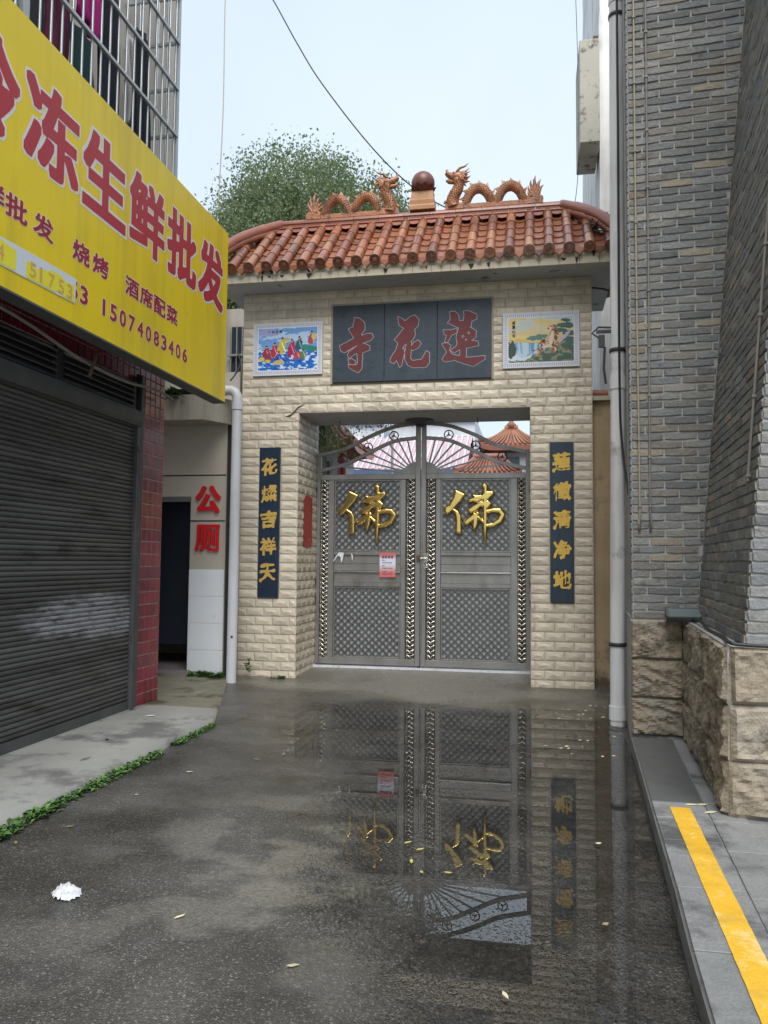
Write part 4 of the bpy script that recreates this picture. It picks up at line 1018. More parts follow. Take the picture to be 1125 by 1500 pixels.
# cracks in the facade near the opening
mb = MB()
P = [(-3.11,3.435),(-3.02,3.53),(-2.94,3.60)]
mb.add([(-3.21,Y0-.0075,3.44),(-3.14,Y0-.0075,3.432),(-3.03,Y0-.0075,3.545),(-2.93,Y0-.0075,3.603),(-3.03,Y0-.0075,3.57),(-3.12,Y0-.0075,3.475)], [(0,1,2,3,4,5)])
mb.build('crack', M['mould_and_gap_shade'], gate_wall)

# ================================================================== THE GATE LEAVES
GC = -1.525; YG = 10.90
def star_ring(mb, c, r):
    mb.tube([(c[0]+r*math.cos(a), c[1], c[2]+r*math.sin(a)) for a in np.linspace(0, 2*PI, 21)], .009, 6, caps=False)
    for k in range(3):
        a = PI/2+k*2*PI/3; t = Vector((math.cos(a), 0, math.sin(a))); q = Vector((-t.z, 0, t.x)); c0 = Vector(c)
        mb.add([c0-q*.012+Vector((0,-.006,0)), c0+q*.012+Vector((0,-.006,0)), c0+t*r+Vector((0,-.004,0)), c0-q*.012+Vector((0,.006,0)), c0+q*.012+Vector((0,.006,0)), c0+t*r+Vector((0,.004,0))], [(0,1,2),(5,4,3),(0,3,4,1),(1,4,5,2),(2,5,3,0)])
om = MB()   # one scroll ornament: two crossing curved straps, side arcs and a boss
for sg in (-1, 1):
    om.tube([(sg*.052, 0, -.031), (sg*.022, -.012, -.020), (0, -.018, .0), (-sg*.022, -.012, .020), (-sg*.052, 0, .031)], .0078, 4)
    om.tube([(sg*.050, 0, -.022), (sg*.034, -.008, 0), (sg*.050, 0, .022)], .006, 4)
ORN = om.mesh('scroll_ornament', M['steel_bright'])
ARCH_U = [(1.46,3.045),(1.06,3.145),(.74,3.30),(.395,3.43),(.05,3.478)]
ARCH_L = [(1.46,2.82),(1.06,2.92),(.74,3.072),(.395,3.225),(.05,3.272)]
def leaf(s, label):
    root = empty('gate_leaf', (GC+s*1.48, YG, .1), label, 'gate', 'stainless steel gate leaves')
    X = lambda d: GC+s*d
    def bx(mb, d0, d1, y0, y1, z0, z1): mb.box(min(X(d0), X(d1)), max(X(d0), X(d1)), y0, y1, z0, z1)
    def piece(name, d0, d1, z0, z1, y0=YG-.03, y1=YG+.03, mat='steel', bev=.003):
        mb = MB(); bx(mb, d0, d1, y0, y1, z0, z1); return link(name, bevel_me(mb.mesh(name, M[mat]), bev), root)
    piece('meeting_stile', .006, .074, .115, 3.495); piece('hinge_stile', 1.435, 1.492, .115, 3.07)
    for d0, d1 in ((.212, .28), (1.235, 1.32)): piece('stile', d0, d1, .203, 2.688, YG-.024, YG+.026)
    piece('bottom_rail', .076, 1.433, .115, .20); piece('top_rail', .076, 1.433, 2.691, 2.765)
    for z0, z1 in ((1.19, 1.245), (1.63, 1.675)): piece('rail', .283, 1.232, z0, z1, YG-.022, YG+.024)
    for z0, z1, y in ((1.248, 1.385, .012), (1.389, 1.41, -.022), (1.414, 1.505, .006), (1.51, 1.627, .012)):
        piece('kick_board', .283, 1.232, z0, z1, YG+y-.006, YG+.02, 'steel' if z1-z0 > .03 else 'steel_bright', .002)
    piece('backing_sheet', .283, 1.232, .2, 2.69, YG+.028, YG+.034, 'steel_back', .001)
    piece('backing_sheet', .076, .21, .2, 2.69, YG+.012, YG+.016, 'dark_metal', .001); piece('backing_sheet', 1.322, 1.433, .2, 2.69, YG+.012, YG+.016, 'dark_metal', .001)
    # inner beads of the panels
    for z0, z1 in ((.203, 1.187), (1.678, 2.688)):
        for a, b, c, d in ((.283,.302,z0,z1),(1.213,1.232,z0,z1),(.3025,1.2125,z0,z0+.018),(.3025,1.2125,z1-.018,z1)): piece('bead', a, b, c, d, YG-.012, YG+.02, 'steel', .002)
        # crossing diagonal slats, clipped to the panel
        xa, xb, za, zb_ = .303, 1.212, z0+.018, z1-.018; sp = .0985
        for fam, yy in ((1, YG-.003), (-1, YG+.014)):
            k = -30
            while k < 40:
                c = xa+k*sp+.03; k += 1
                # line  d = c + fam2*(z-za)
                f2 = -fam      # fam 1 is the front family
                pts = []
                for z in (za, zb_):
                    d = c+f2*(z-za); pts.append((d, z))
                (d0, q0), (d1, q1) = pts
                def clipd(dv): return q0+(dv-d0)*(q1-q0)/(d1-d0)
                if max(d0, d1) < xa+.01 or min(d0, d1) > xb-.01: continue
                if d0 < xa: q0n = clipd(xa); d0n = xa
                elif d0 > xb: q0n = clipd(xb); d0n = xb
                else: d0n, q0n = d0, q0
                if d1 < xa: q1n = clipd(xa); d1n = xa
                elif d1 > xb: q1n = clipd(xb); d1n = xb
                else: d1n, q1n = d1, q1
                if abs(q1n-q0n) < .03: continue
                mb = MB(); mb.bar((X(d0n), yy, q0n), (X(d1n), yy, q1n), .021, .013); mb.build('slat', M['steel_slat'], root)
    # scroll ornament columns
    for d in (.143, 1.378):
        z = .235
        while z < 2.68: link('scroll_ornament', ORN, root, loc=(X(d), YG-.004, z)); z += .0625 if False else .066
    # arched head
    for P in (ARCH_U, ARCH_L):
        pts = catmull([(X(d), YG, z) for d, z in P], 6); mb = MB()
        V = []; Fc = []; m_ = len(pts)
        for i, p in enumerate(pts):
            t = (pts[min(i+1, m_-1)]-pts[max(i-1, 0)]).normalized(); nn_ = Vector((-t.z, 0, t.x))
            if nn_.z < 0: nn_ = -nn_
            for a, b in ((-1,-1),(1,-1),(1,1),(-1,1)): V.append(p+Vector((0, a*.024, 0))+nn_*b*.024)
        for i in range(m_-1):
            for k in range(4): Fc.append((i*4+k, i*4+(k+1)%4, (i+1)*4+(k+1)%4, (i+1)*4+k))
        mb.add(V, Fc, False); link('arch_bar', bevel_me(mb.mesh('arch_bar', M['steel']), .002), root)
    for d, z in ((.385, 3.305), (.755, 3.148), (1.12, 2.985)):
        mb = MB(); star_ring(mb, (X(d), YG-.01, z), .062); mb.build('star_ring', M['dark_metal'], root)
    mb = MB(); P = [(.076, 2.767)]+[(.076+.165*math.cos(a), 2.767+.165*math.sin(a)) for a in np.linspace(0, PI/2, 8)]
    V = [(X(a), YG-.016, b) for a, b in P]+[(X(a), YG+.016, b) for a, b in P]; m_ = len(P)
    mb.add(V, [tuple(range(m_)), tuple(reversed(range(m_, 2*m_)))]+[(i, (i+1)%m_, m_+(i+1)%m_, m_+i) for i in range(m_)]); mb.build('fan_hub', M['steel'], root)
    def arch_z(d):
        P = sorted(ARCH_L); 
        for (a, b), (c, e_) in zip(P[:-1], P[1:]):
            if a <= d <= c: t = (d-a)/(c-a); t = t*t*(3-2*t)*.4+t*.6; return b+(e_-b)*t
        return 2.82
    for a in (6, 14, 24, 35, 48, 62, 76):
        a = R(a); r = .15
        while r < 1.5 and 2.767+r*math.sin(a) < arch_z(.076+r*math.cos(a))-.02 and .076+r*math.cos(a) < 1.42: r += .01
        mb = MB(); mb.bar((X(.076+.15*math.cos(a)), YG, 2.767+.15*math.sin(a)), (X(.076+r*math.cos(a)), YG, 2.767+r*math.sin(a)), .022, .016); mb.build('fan_rod', M['steel'], root)
    for z in (.95, 1.2, 2.5): 
        mb = MB(); mb.box(min(X(1.49), X(1.50)), max(X(1.49), X(1.50)), YG-.04, YG+.02, z, z+.09); mb.tube([(X(1.493), YG-.045, z), (X(1.493), YG-.045, z+.09)], .012, 8); mb.build('hinge', M['dark_metal'], root)
    return root
gl = leaf(-1, 'left steel gate leaf carrying a gold character and a pink notice')
gr = leaf(1, 'right steel gate leaf carrying only a gold character')
# gold characters
FOP = [[(285,212),(390,262),(340,340),(270,415),(235,455),(190,488),(160,455),(170,405),(215,385),(260,300)],
       [(240,420),(262,418),(320,455),(345,500),(350,690),(325,697),(285,680),(290,540),(275,470)],
       [(470,262),(510,275),(570,270),(620,230),(690,228),(710,255),(640,325),(560,330),(530,360),(480,345),(420,350),(430,320),(480,300)],
       [(420,430),(470,395),(560,345),(640,330),(682,365),(640,420),(600,400),(560,400),(520,440),(460,470),(428,465)],
       [(372,570),(400,545),(480,480),(530,455),(550,480),(500,540),(420,595),(385,595)],
       [(480,470),(540,470),(525,600),(500,660),(475,640),(470,600)],
       [(585,310),(635,310),(630,600),(615,795),(602,798),(585,620)]]
FOC = [[(600,172,26),(612,180,22),(608,310,18)], [(630,455,18),(700,440,20),(765,445,24),(800,490,26),(765,555,25),(700,598,22),(625,610,16)], [(535,515,14),(590,570,16)]]
for s, xo, zo, rot, lab in ((-1, -2.689, 2.594, 0, ''), (1, -1.193, 2.597, 0, '')):
    fm = lambda x, y, xo=xo, zo=zo: (xo+(x-160)*.001243, zo-(y-160)*.001243)
    caps = [[(*fm(a, b), r*.001243) for a, b, r in ch] for ch in FOC]
    root = empty('gold_character', (xo+.4, YG-.04, zo-.8), 'gold buddha character on the %s gate leaf' % ('left' if s < 0 else 'right'), 'emblem', 'gold characters on the gate')
    o = traced(FOP, 'character', M['gold_metal'], root, fm, -.009, YG-.040, (xo-.03, xo+.86, zo-.84, zo+.04), 150, (), caps, .012, (.028, .026))
    mb = MB()
    for dx, dz_ in ((.2, -.3), (.55, -.45), (.55, -.1)): mb.tube([(xo+dx, YG-.04, zo+dz_), (xo+dx, YG-.008, zo+dz_)], .008, 6)
    mb.build('stud', M['dark_metal'], root)
# notice on the left leaf
root = empty('notice', (-1.985, YG-.03, 1.33), 'pink and white paper notice stuck on the left gate leaf', 'notice')
nx, ny = 18, 28; x0, x1, z0, z1 = -2.098, -1.872, 1.325, 1.665; yn = YG-.0275
V = [(x0+(x1-x0)*i/nx, yn-.001*math.sin(i*.9), z0+(z1-z0)*j/ny) for j in range(ny+1) for i in range(nx+1)]
Fc = [(j*(nx+1)+i, j*(nx+1)+i+1, (j+1)*(nx+1)+i+1, (j+1)*(nx+1)+i) for j in range(ny) for i in range(nx)]
me = bpy.data.meshes.new('sheet'); me.from_pydata(V, [], Fc); ca = me.color_attributes.new('print', 'FLOAT_COLOR', 'CORNER')
cc = []
for j in range(ny):
    t = j/(ny-1); red = np.array((.66,.15,.13)); wh = np.array((.68,.74,.82)); k = np.clip((t-.15)/.4, 0, 1) if t < .6 else np.clip((.93-t)/.2, 0, 1)
    for i in range(nx): cc += [*(red*(1-k)+wh*k), 1.]*4
ca.data.foreach_set('color', np.array(cc, np.float32)); me.materials.append(M['print_paper']); link('sheet', me, root)
for i in range(4):      # heading too small to read
    mb = MB(); xx = x0+.028+i*.044
    for k in range(3): mb.box(xx, xx+.036, yn-.0027, yn-.0022, 1.590+k*.013, 1.597+k*.013)
    for k in range(2): mb.box(xx+.004+k*.018, xx+.011+k*.018, yn-.0031, yn-.0028, 1.588, 1.626)
    mb.build('heading_character', M['poster_text'], root)
mb = MB()
for z, w_, k in ((1.555,.035,0),(1.52,.14,0),(1.478,.035,1),(1.445,.14,1),(1.395,.06,1),(1.365,.14,1)):
    x = x0+.035
    while x < x0+.035+w_: l = random.uniform(.006,.013); mb.add([(x,yn-.0025,z),(x+l,yn-.0025,z),(x+l,yn-.0025,z+.011),(x,yn-.0025,z+.011)], [(0,1,2,3)]); x += l+.004
mb.build('small_print', M['poster_text'], root)
# paint scratches left on the gate
mb = MB()
for P in ([(-2.77,1.53),(-2.72,1.62),(-2.68,1.665),(-2.61,1.66),(-2.63,1.55),(-2.65,1.52),(-2.66,1.6),(-2.70,1.62),(-2.745,1.55)],[(-2.51,1.66),(-2.48,1.62),(-2.485,1.55),(-2.495,1.56),(-2.5,1.61)]):
    mb.add([(x, YG-.0245, z) for x, z in P], [tuple(reversed(range(len(P))))])
mb.build('paint_scrape', M['sticker_white'], gl)
# latch, drop bolt
mb = MB(); mb.box(GC-.05, GC-.004, YG-.062, YG-.031, 1.55, 1.63); link('lock_box', bevel_me(mb.mesh('lock_box', M['rust']), .004), gl)
mb = MB(); mb.tube([(GC-.0, YG-.05, 1.59), (GC+.10, YG-.05, 1.59)], .010, 8); mb.box(GC+.05, GC+.10, YG-.052, YG-.031, 1.53, 1.66); mb.tube([(GC+.08, YG-.05, 1.52),(GC+.10, YG-.06, 1.47),(GC+.06, YG-.06, 1.45),(GC+.05, YG-.05, 1.5)], .006, 6); mb.build('latch', M['steel_bright'], gr)
mb = MB(); mb.tube([(GC+.014, YG-.04, 1.95),(GC+.014, YG-.04, .30)], .009, 8); mb.build('drop_rod', M['steel_bright'], gr)
mb = MB(); mb.tube([(GC-.02, YG-.01, .12),(GC-.02, YG-.01, .05)], .022, 8); mb.build('drop_bolt', M['dark_metal'], gr)
# pivot plate under the lintel, hooks
root = empty('pivot_plate', (GC, 10.72, ZL-.02), 'round rusty pivot plate under the lintel over the gate centre', 'bracket')
mb = MB(); mb.lathe([(.19,-.004),(.20,-.018),(.12,-.03),(.10,-.05),(.001,-.05)], (GC+.0, 10.70, ZL-.015), 24); mb.build('plate', M['guide_rail'], root)
mb = MB(); mb.box(GC-.06, GC+.06, 10.75, 10.93, ZL-.085, ZL-.022); mb.build('socket', M['dark_metal'], root)
for x, lab in ((-2.62, 'small wire hook under the lintel left of the pivot plate'), (-.72, 'small wire hook under the lintel right of the pivot plate')):
    mb = MB(); mb.tube([(x, 10.6, ZL-.02), (x, 10.6, ZL-.09), (x+.01, 10.6, ZL-.1)], .006, 6); tag(mb.build('hook', M['cable']), lab, 'hook', 'hooks under the lintel')
mb = MB(); mb.box(XA+.002, XB-.002, YG-.12, YG+.06, .0, .088); mb.box(XA+.002, XB-.002, YG-.12, YG-.10, .088, .10); tag(link('door_sill', bevel_me(mb.mesh('door_sill', M['pvc']), .004)), 'pale metal sill under the steel gate leaves', 'sill')
# red paper strip on the left jamb
root = empty('paper_strip', (-3.0, 10.43, 1.73), 'narrow red paper strip with faded gold writing on the left gate jamb', 'paper strip')
mb = MB(); P = [(10.215,1.75),(10.26,1.735),(10.40,1.732),(10.60,1.74),(10.635,1.80),(10.625,2.1),(10.635,2.38),(10.60,2.415),(10.42,2.43),(10.29,2.425),(10.225,2.36),(10.23,2.1)]
mb.add([(XA+.0105, y, z) for y, z in P], [tuple(range(len(P)))]); mb.build('sheet', M['red_strip'], root)
for i in range(7):      # worn-off writing: only strokes are left
    mb = MB(); zc = 2.345-i*.088
    for k in range(5):
        y_ = 10.33+random.random()*.15; z_ = zc-.03+random.random()*.055; l = random.uniform(.02, .055); t = random.choice([0, 0, 1])
        mb.add([(XA+.0122+k*.0001, y_, z_), (XA+.0122+k*.0001, y_+(l if not t else .014), z_+.004), (XA+.0122+k*.0001, y_+(l if not t else .012), z_+(.012 if not t else l*.6)), (XA+.0122+k*.0001, y_, z_+(.009 if not t else l*.6))], [(0,1,2,3)])
    mb.build('faded_character', M['straw'], root)

# ================================================================== LEFT SHOP
XS = -3.93
shop = empty('shop_building', (-5.5, 5, 0), 'shop building at left with dark interior behind barred balcony above a yellow sign', 'building')
mb = MB(); mb.box(-8.0, XS-.10, -6, 5.0, 0.0, 3.35); mb.build('shop_wall', M['dark_interior'], shop)
mb = MB(); mb.box(-8.0, XS-.05, 7.47, 8.045, .02, 3.88); mb.box(-8.0, XS-.10, -6, 7.469, 2.9, 3.345); mb.box(-8.0, XS-.05, -6, 7.469, 3.346, 3.88); mb.build('pier', M['white_grout'], shop)
mb = MB(); mb.box(-8.0, XS-.03, -6, 8.045, 3.885, 4.7); mb.box(-8.0, XS-.03, 6.70, 8.045, 4.701, 12); mb.box(-8.0, XS-.03, -6, 2.8, 4.701, 12); mb.box(-8.0, XS-.03, 2.801, 6.699, 9.2, 12); mb.build('upper_wall', M['cream_plaster'], shop)
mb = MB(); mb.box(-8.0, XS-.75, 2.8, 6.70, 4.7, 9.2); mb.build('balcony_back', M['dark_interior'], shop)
mb = MB(); mb.box(XS-.75, XS-.03, 2.801, 6.699, 4.701, 4.74); mb.build('balcony_floor', M['concrete_soffit'], shop)
# maroon tiles on the pier (facing the alley) and above the shutter
tm = MB(); tm.box(.0015, .1135, 0, .006, .0015, .1285)
mt = MB(); 
def mtile():
    mb = MB(); g = .0045; w_, h_ = .1137, .131
    mb.add([(0,g,g),(0,w_-g,g),(0,w_-g,h_-g),(0,g,h_-g),(.009,g+.005,g+.005),(.009,w_-g-.005,g+.005),(.009,w_-g-.005,h_-g-.005),(.009,g+.005,h_-g-.005)], [(4,5,6,7),(0,1,5,4),(1,2,6,5),(2,3,7,6),(3,0,4,7)])
    return mb.mesh('glazed_tile', M['maroon_tile'])
MT = mtile()
for j in range(29):
    for i in range(5):
        link('glazed_tile', MT, shop, loc=(XS-.05, 7.475+i*.1137, .03+j*.131))
for i in range(26):          # header rows over the transom
    for j in range(4): link('glazed_tile', MT, shop, loc=(XS-.05, 4.51+i*.1137, 3.352+j*.131))
mb = MB(); mb.box(XS-.049, XS-.030, 7.452, 7.470, .02, 3.2); mb.build('corner_trim', M['white_grout'], shop)
# end face of the pier, towards the gate: plaster
# roller shutter
sh = empty('roller_shutter', (XS, 6.2, .05), 'closed dark corrugated roller shutter with a worn silvery patch', 'shutter')
P_ = .0415
sm = MB(); V = []; prof = [(0, 0), (.011, .006), (.017, .016), (.015, .027), (.006, .035), (0, .0385)]
for y in (0., 1.): V += [(a, y, b) for a, b in prof]
n_ = len(prof); sm.add(V, [(i, n_+i, n_+i+1, i+1) for i in range(n_-1)], True)
SM1 = sm.mesh('shutter_slat', M['shutter']); SM2 = sm.mesh('shutter_slat', M['shutter_worn'])
YA, YZ = 2.2, 7.285
def zsill(y): return .075
k = 0; z = .16
while z < 2.93:
    worn = False
    if not worn: link('shutter_slat', SM1, sh, mw=Matrix.Translation((XS, YA, z)) @ Matrix.Diagonal((1, YZ-YA, P_/.0385, 1)))
    else:
        y0 = 5.7-.2*vnoise(z*9, 2.); 
        link('shutter_slat', SM1, sh, mw=Matrix.Translation((XS, YA, z)) @ Matrix.Diagonal((1, y0-YA, P_/.0385, 1)))
        link('shutter_slat', SM2, sh, mw=Matrix.Translation((XS, y0+.0005, z)) @ Matrix.Diagonal((1, YZ-y0, P_/.0385, 1)))
    z += P_
mb = MB(); mb.box(XS-.012, XS+.022, YA, YZ, .065, .158); mb.build('bottom_bar', M['shutter_box'], sh)
mb = MB(); mb.box(XS-.03, XS-.004, YA, YZ, .06, 3.0); mb.build('curtain_back', M['black_groove'], sh)
mb = MB(); mb.box(XS-.02, XS+.05, 7.29, 7.345, .065, 2.95); mb.box(XS-.02, XS+.03, 7.39, 7.445, .065, 3.42); link('guide_rail', bevel_me(mb.mesh('guide_rail', M['guide_rail']), .004), sh)
mb = MB(); mb.box(XS-.018, XS+.012, 7.346, 7.389, .065, 3.42); mb.build('guide_channel', M['black_groove'], sh)
mb = MB(); mb.box(XS+.05, XS+.075, 7.26, 7.33, 2.63, 2.67); mb.build('lug', M['guide_rail'], sh)
mb = MB(); V = []; prof = [(0, 2.88), (.04, 2.866), (.07, 2.875), (.085, 2.91), (.085, 2.99), (.065, 3.03), (0, 3.04)]
for y in (YA, 7.31): V += [(XS+a, y, b) for a, b in prof]
n_ = len(prof); mb.add(V, [(i, n_+i, n_+i+1, i+1) for i in range(n_-1)]+[tuple(range(n_, 2*n_)), tuple(reversed(range(n_)))]); mb.build('roller_housing', M['shutter_box'], sh)
# louvred transoms above
tr = empty('louvre_window', (XS, 6.2, 3.05), 'dark louvred transom window above the roller shutter housing', 'window')
for y0, y1 in ((3.2, 4.7), (4.82, 5.95), (6.06, 7.28)):
    mb = MB(); mb.box(XS-.04, XS-.001, y0-.05, y0, 3.045, 3.34); mb.box(XS-.04, XS-.001, y1, y1+.055, 3.045, 3.34); mb.build('frame', M['dark_metal'], tr)
    for k in range(5):
        z = 3.050+k*.056; mb = MB(); mb.obox((XS-.005, (y0+y1)/2, z+.028), (.022, 0, -.018), (0, (y1-y0)/2, 0), (.002, 0, .0025)); mb.build('louvre', M['louvre'], tr)
mb = MB(); mb.box(XS-.06, XS-.042, 3.15, 7.33, 3.045, 3.34); mb.build('backing', M['black_groove'], tr)
mb = MB(); mb.box(XS-.08, XS+.045, -6, 7.47, .03, .0735); tag(mb.build('threshold', M['sidewalk']), 'low cracked concrete threshold under the roller shutter', 'threshold')

# ---- the yellow sign board
SX = -3.30
sign = empty('shop_sign', (SX, 5, 3.26), 'large yellow shop sign with red lettering projecting over the shutter', 'sign')
mb = MB(); mb.box(SX-.006, SX, .2, 8.105, 3.268, 5.148); mb.build('face', M['yellow_sign'], sign)
mb = MB(); mb.box(SX-.13, SX-.0065, .2, 8.10, 3.262, 5.145); mb.build('casing', M['grey_frame'], sign)
mb = MB(); mb.box(SX-.14, SX+.004, .2, 8.108, 3.252, 3.266); mb.build('edge_trim', M['grey_frame'], sign)
def sg(ch, y, z, w_, h_, mat, bold, ol=None, dx=.001, n=72, nm='character'):
    if ol: glyph_mesh(ch, (SX+dx, y, z), (0,1,0), (0,0,1), w_, h_, bold=ol, n=n, square=n > 100).build('character_outline', M['sign_white'], sign)
    glyph_mesh(ch, (SX+dx+.0012, y, z), (0,1,0), (0,0,1), w_, h_, bold=bold, n=n, square=n > 100).build(nm, M[mat], sign)
for i, ch in enumerate('冷冻生鲜批发'): sg(ch, 3.875+i*.697, 4.225, .60, .60, 'sign_red', .034, .062, n=140)
for ch, y in zip('鲜批发烧烤酒席配菜', (4.165, 4.40, 4.69, 5.155, 5.425, 5.92, 6.17, 6.42, 6.67)): sg(ch, y, 3.745, .215, .150, 'sign_darkred', .030, .055)
for i, ch in enumerate('15074083406'): sg(ch, 5.548+i*.1475+(.03 if ch == '1' else 0), 3.452, .036 if ch == '1' else .092, .128, 'sign_darkred', .006 if ch == '1' else .026, .028 if ch == '1' else .052, n=48)
for i, ch in enumerate('53'): sg(ch, 5.135+i*.135, 3.452, .092, .128, 'sign_darkred', .026, .052, n=48)
# pasted-over strip
mb = MB(); x_ = SX+.0038; mb.add([(x_,3.9,3.385),(x_,5.20,3.415),(x_,5.205,3.60),(x_,4.9,3.595),(x_,3.9,3.56)], [(0,1,2,3,4)]); mb.build('sticker', M['sticker_white'], sign)
x = np.linspace(3.92, 5.2, 130); y = np.linspace(3.38, 3.61, 34); X, Z = np.meshgrid(x, y)
S = (.075-np.abs(Z-(3.475+.02*np.sin(X*5)))+(.02*(vnoise(X*11, Z*14)-.5)*4)); S = np.minimum(S, np.where(X < 4.52, .30-(np.abs(X-4.22)), 9)); S = np.where((X > 4.52) & (X < 4.62), -.1, S); S = np.minimum(S, 5.17+.02*vnoise(X*3, Z*40)-X)
S = np.minimum(S, np.minimum(Z-3.395-(X-3.9)*.022, 3.60-Z-(5.2-X)*.03))
mb = MB(); m4 = frame4((SX+.005, 0, 0), (0,1,0), (0,0,1)); contour(mb, x, y, S, 0, m4); mb.build('sticker_smear', M['sticker_yellow'], sign)
for ch, y_ in zip('7451753', (4.22, 4.33, 4.66, 4.77, 4.87, 4.985, 5.09)): glyph_mesh(ch, (SX+.0062, y_, 3.43), (0,1,0), (0,0,1), .066 if ch != '1' else .022, .10, bold=.012, n=40).build('faded_digit', M['sticker_orange'], sign)
# brackets from the wall and the sagging conduit, rusty stub
for y_ in (3.0, 5.2, 7.2): mb = MB(); mb.box(XS-.05, SX-.13, y_-.02, y_+.02, 3.9, 3.94); mb.box(XS-.05, SX-.13, y_-.02, y_+.02, 4.9, 4.94); mb.build('bracket', M['grey_frame'], sign)
mb = MB(); mb.tube(catmull([(-3.50, 3.0, 3.27), (-3.52, 4.4, 3.245), (-3.56, 5.0, 3.235), (-3.60, 5.8, 3.16), (-3.66, 6.6, 3.17), (-3.80, 7.5, 3.285), (-3.86, 8.0, 3.29)], 6), .014, 8)
tag(mb.build('conduit', M['conduit_grey']), 'grey sagging plastic conduit hanging beneath the yellow sign', 'conduit')
mb = MB(); mb.bar((-3.55, 5.95, 3.27), (-3.53, 5.80, 3.02), .022, .02, (1, 0, 0)); mb.build('rusty_stub', M['rust'], sign)

# ---- balcony cage with laundry
cage = empty('window_cage', (-3.4, 5, 4.7), 'pale metal burglar cage on the balcony above the yellow sign', 'window cage')
XC = -3.40; CZ = [4.74, 5.19, 5.65, 6.12, 6.585, 7.05, 7.52, 7.99]
y_ = 3.1; barm = MB(); barm.tube([(0,0,4.74),(0,0,8.0)], .0105, 6); BM = barm.mesh('bar', M['cage_bar'])
while y_ < 6.93: link('bar', BM, cage, loc=(XC, y_, 0)); y_ += .132
for x in (-3.5, -3.6, -3.7, -3.8): link('bar', BM, cage, loc=(x, 6.955, 0))
railm = MB(); railm.box(-.014, .014, 3.05, 6.97, -.014, .014); RM = railm.mesh('rail', M['cage_bar']); r2 = MB(); r2.box(-3.95, XC, 6.94, 6.97, -.014, .014); RM2 = r2.mesh('rail', M['cage_bar'])
for z in CZ: link('rail', RM, cage, loc=(XC+.012, 0, z)); link('rail', RM2, cage, loc=(0, 0, z))
mb = MB(); mb.box(XC-.02, XC+.02, 6.945, 6.985, 4.72, 8.01); mb.build('corner_post', M['cage_bar'], cage)
mb = MB(); mb.box(XC-.02, XC+.025, 4.60, 4.67, 4.72, 8.01); mb.build('post', M['cage_bar'], cage)
mb = MB(); mb.box(-3.95, XC, 3.0, 6.97, 4.70, 4.725); mb.build('floor_sheet', M['grey_frame'], cage)
def cloth(name, x, y0, y1, z0, z1, mat, label, sleeves=False):
    n, m_ = 12, 14; V = []
    for j in range(m_+1):
        t = j/m_; 
        for i in range(n+1):
            u = i/n; taper = 1-.12*t
            y = (y0+y1)/2+(u-.5)*(y1-y0)*taper; V.append((x+.035*math.sin(u*13+y0*7)*(1-.7*t)+.02*math.sin(t*5+u*6), y, z0+(z1-z0)*t+.03*math.sin(u*5)*(1-t)))
    Fc = [(j*(n+1)+i, j*(n+1)+i+1, (j+1)*(n+1)+i+1, (j+1)*(n+1)+i) for j in range(m_) for i in range(n)]
    me = bpy.data.meshes.new(name); V2 = [(a-.025, b, c) for a, b, c in V]; N0 = len(V)
    ed = [(i, i+1) for i in range(n)]
    F2 = [tuple(reversed([q+N0 for q in f])) for f in Fc]
    per = list(range(n+1))+[j*(n+1)+n for j in range(1, m_+1)]+[m_*(n+1)+i for i in range(n-1, -1, -1)]+[j*(n+1) for j in range(m_-1, 0, -1)]
    F3 = [(per[k], per[k]+N0, per[(k+1) % len(per)]+N0, per[(k+1) % len(per)]) for k in range(len(per))]
    mb = MB(); mb.add(V+V2, Fc+F2+F3, True)
    root = mb.build(name, M[mat]); return tag(root, label, 'clothing', 'laundry hanging in the balcony cage')
LX = -3.62
cloth('hanging_shirt', LX, 5.22, 5.52, 5.35, 6.35, 'maroon_cloth', 'maroon garment hanging nearest the left inside the cage')
cloth('hanging_shirt', LX-.02, 5.60, 5.95, 5.98, 6.9, 'magenta', 'bright magenta garment hanging inside the cage')
cloth('hanging_shirt', LX-.05, 5.62, 5.93, 5.05, 5.93, 'green_cloth', 'dark green garment below the magenta one inside the cage')
cloth('hanging_trousers', LX-.03, 6.02, 6.36, 4.95, 6.55, 'black_cloth', 'wide black trousers hanging in the middle of the cage')
cloth('hanging_trousers', LX+.02, 6.54, 6.78, 4.95, 6.5, 'black_cloth', 'narrow black trousers hanging near the cage corner')
cloth('hanging_shirt', LX-.12, 6.32, 6.60, 4.90, 5.55, 'grey_cloth', 'pale grey shirt hanging low behind the bars')
cloth('hanging_shirt', LX-.10, 6.62, 6.9, 5.6, 6.5, 'grey_cloth', 'pale grey shirt hanging high by the cage corner')
mb = MB(); mb.tube([(-3.5, 5.0, 6.2),(-3.5,5.03,5.95),(-3.5,5.0,5.72)], .006, 5); mb.tube(catmull([(-3.5,5.03,6.1),(-3.5,4.98,5.85),(-3.5,5.02,5.74),(-3.5,5.05,5.85),(-3.5,5.03,6.1)],5), .005, 5)
tag(mb.build('cord', M['pale_wire']), 'looped pale cord dangling behind the cage bars', 'cord')

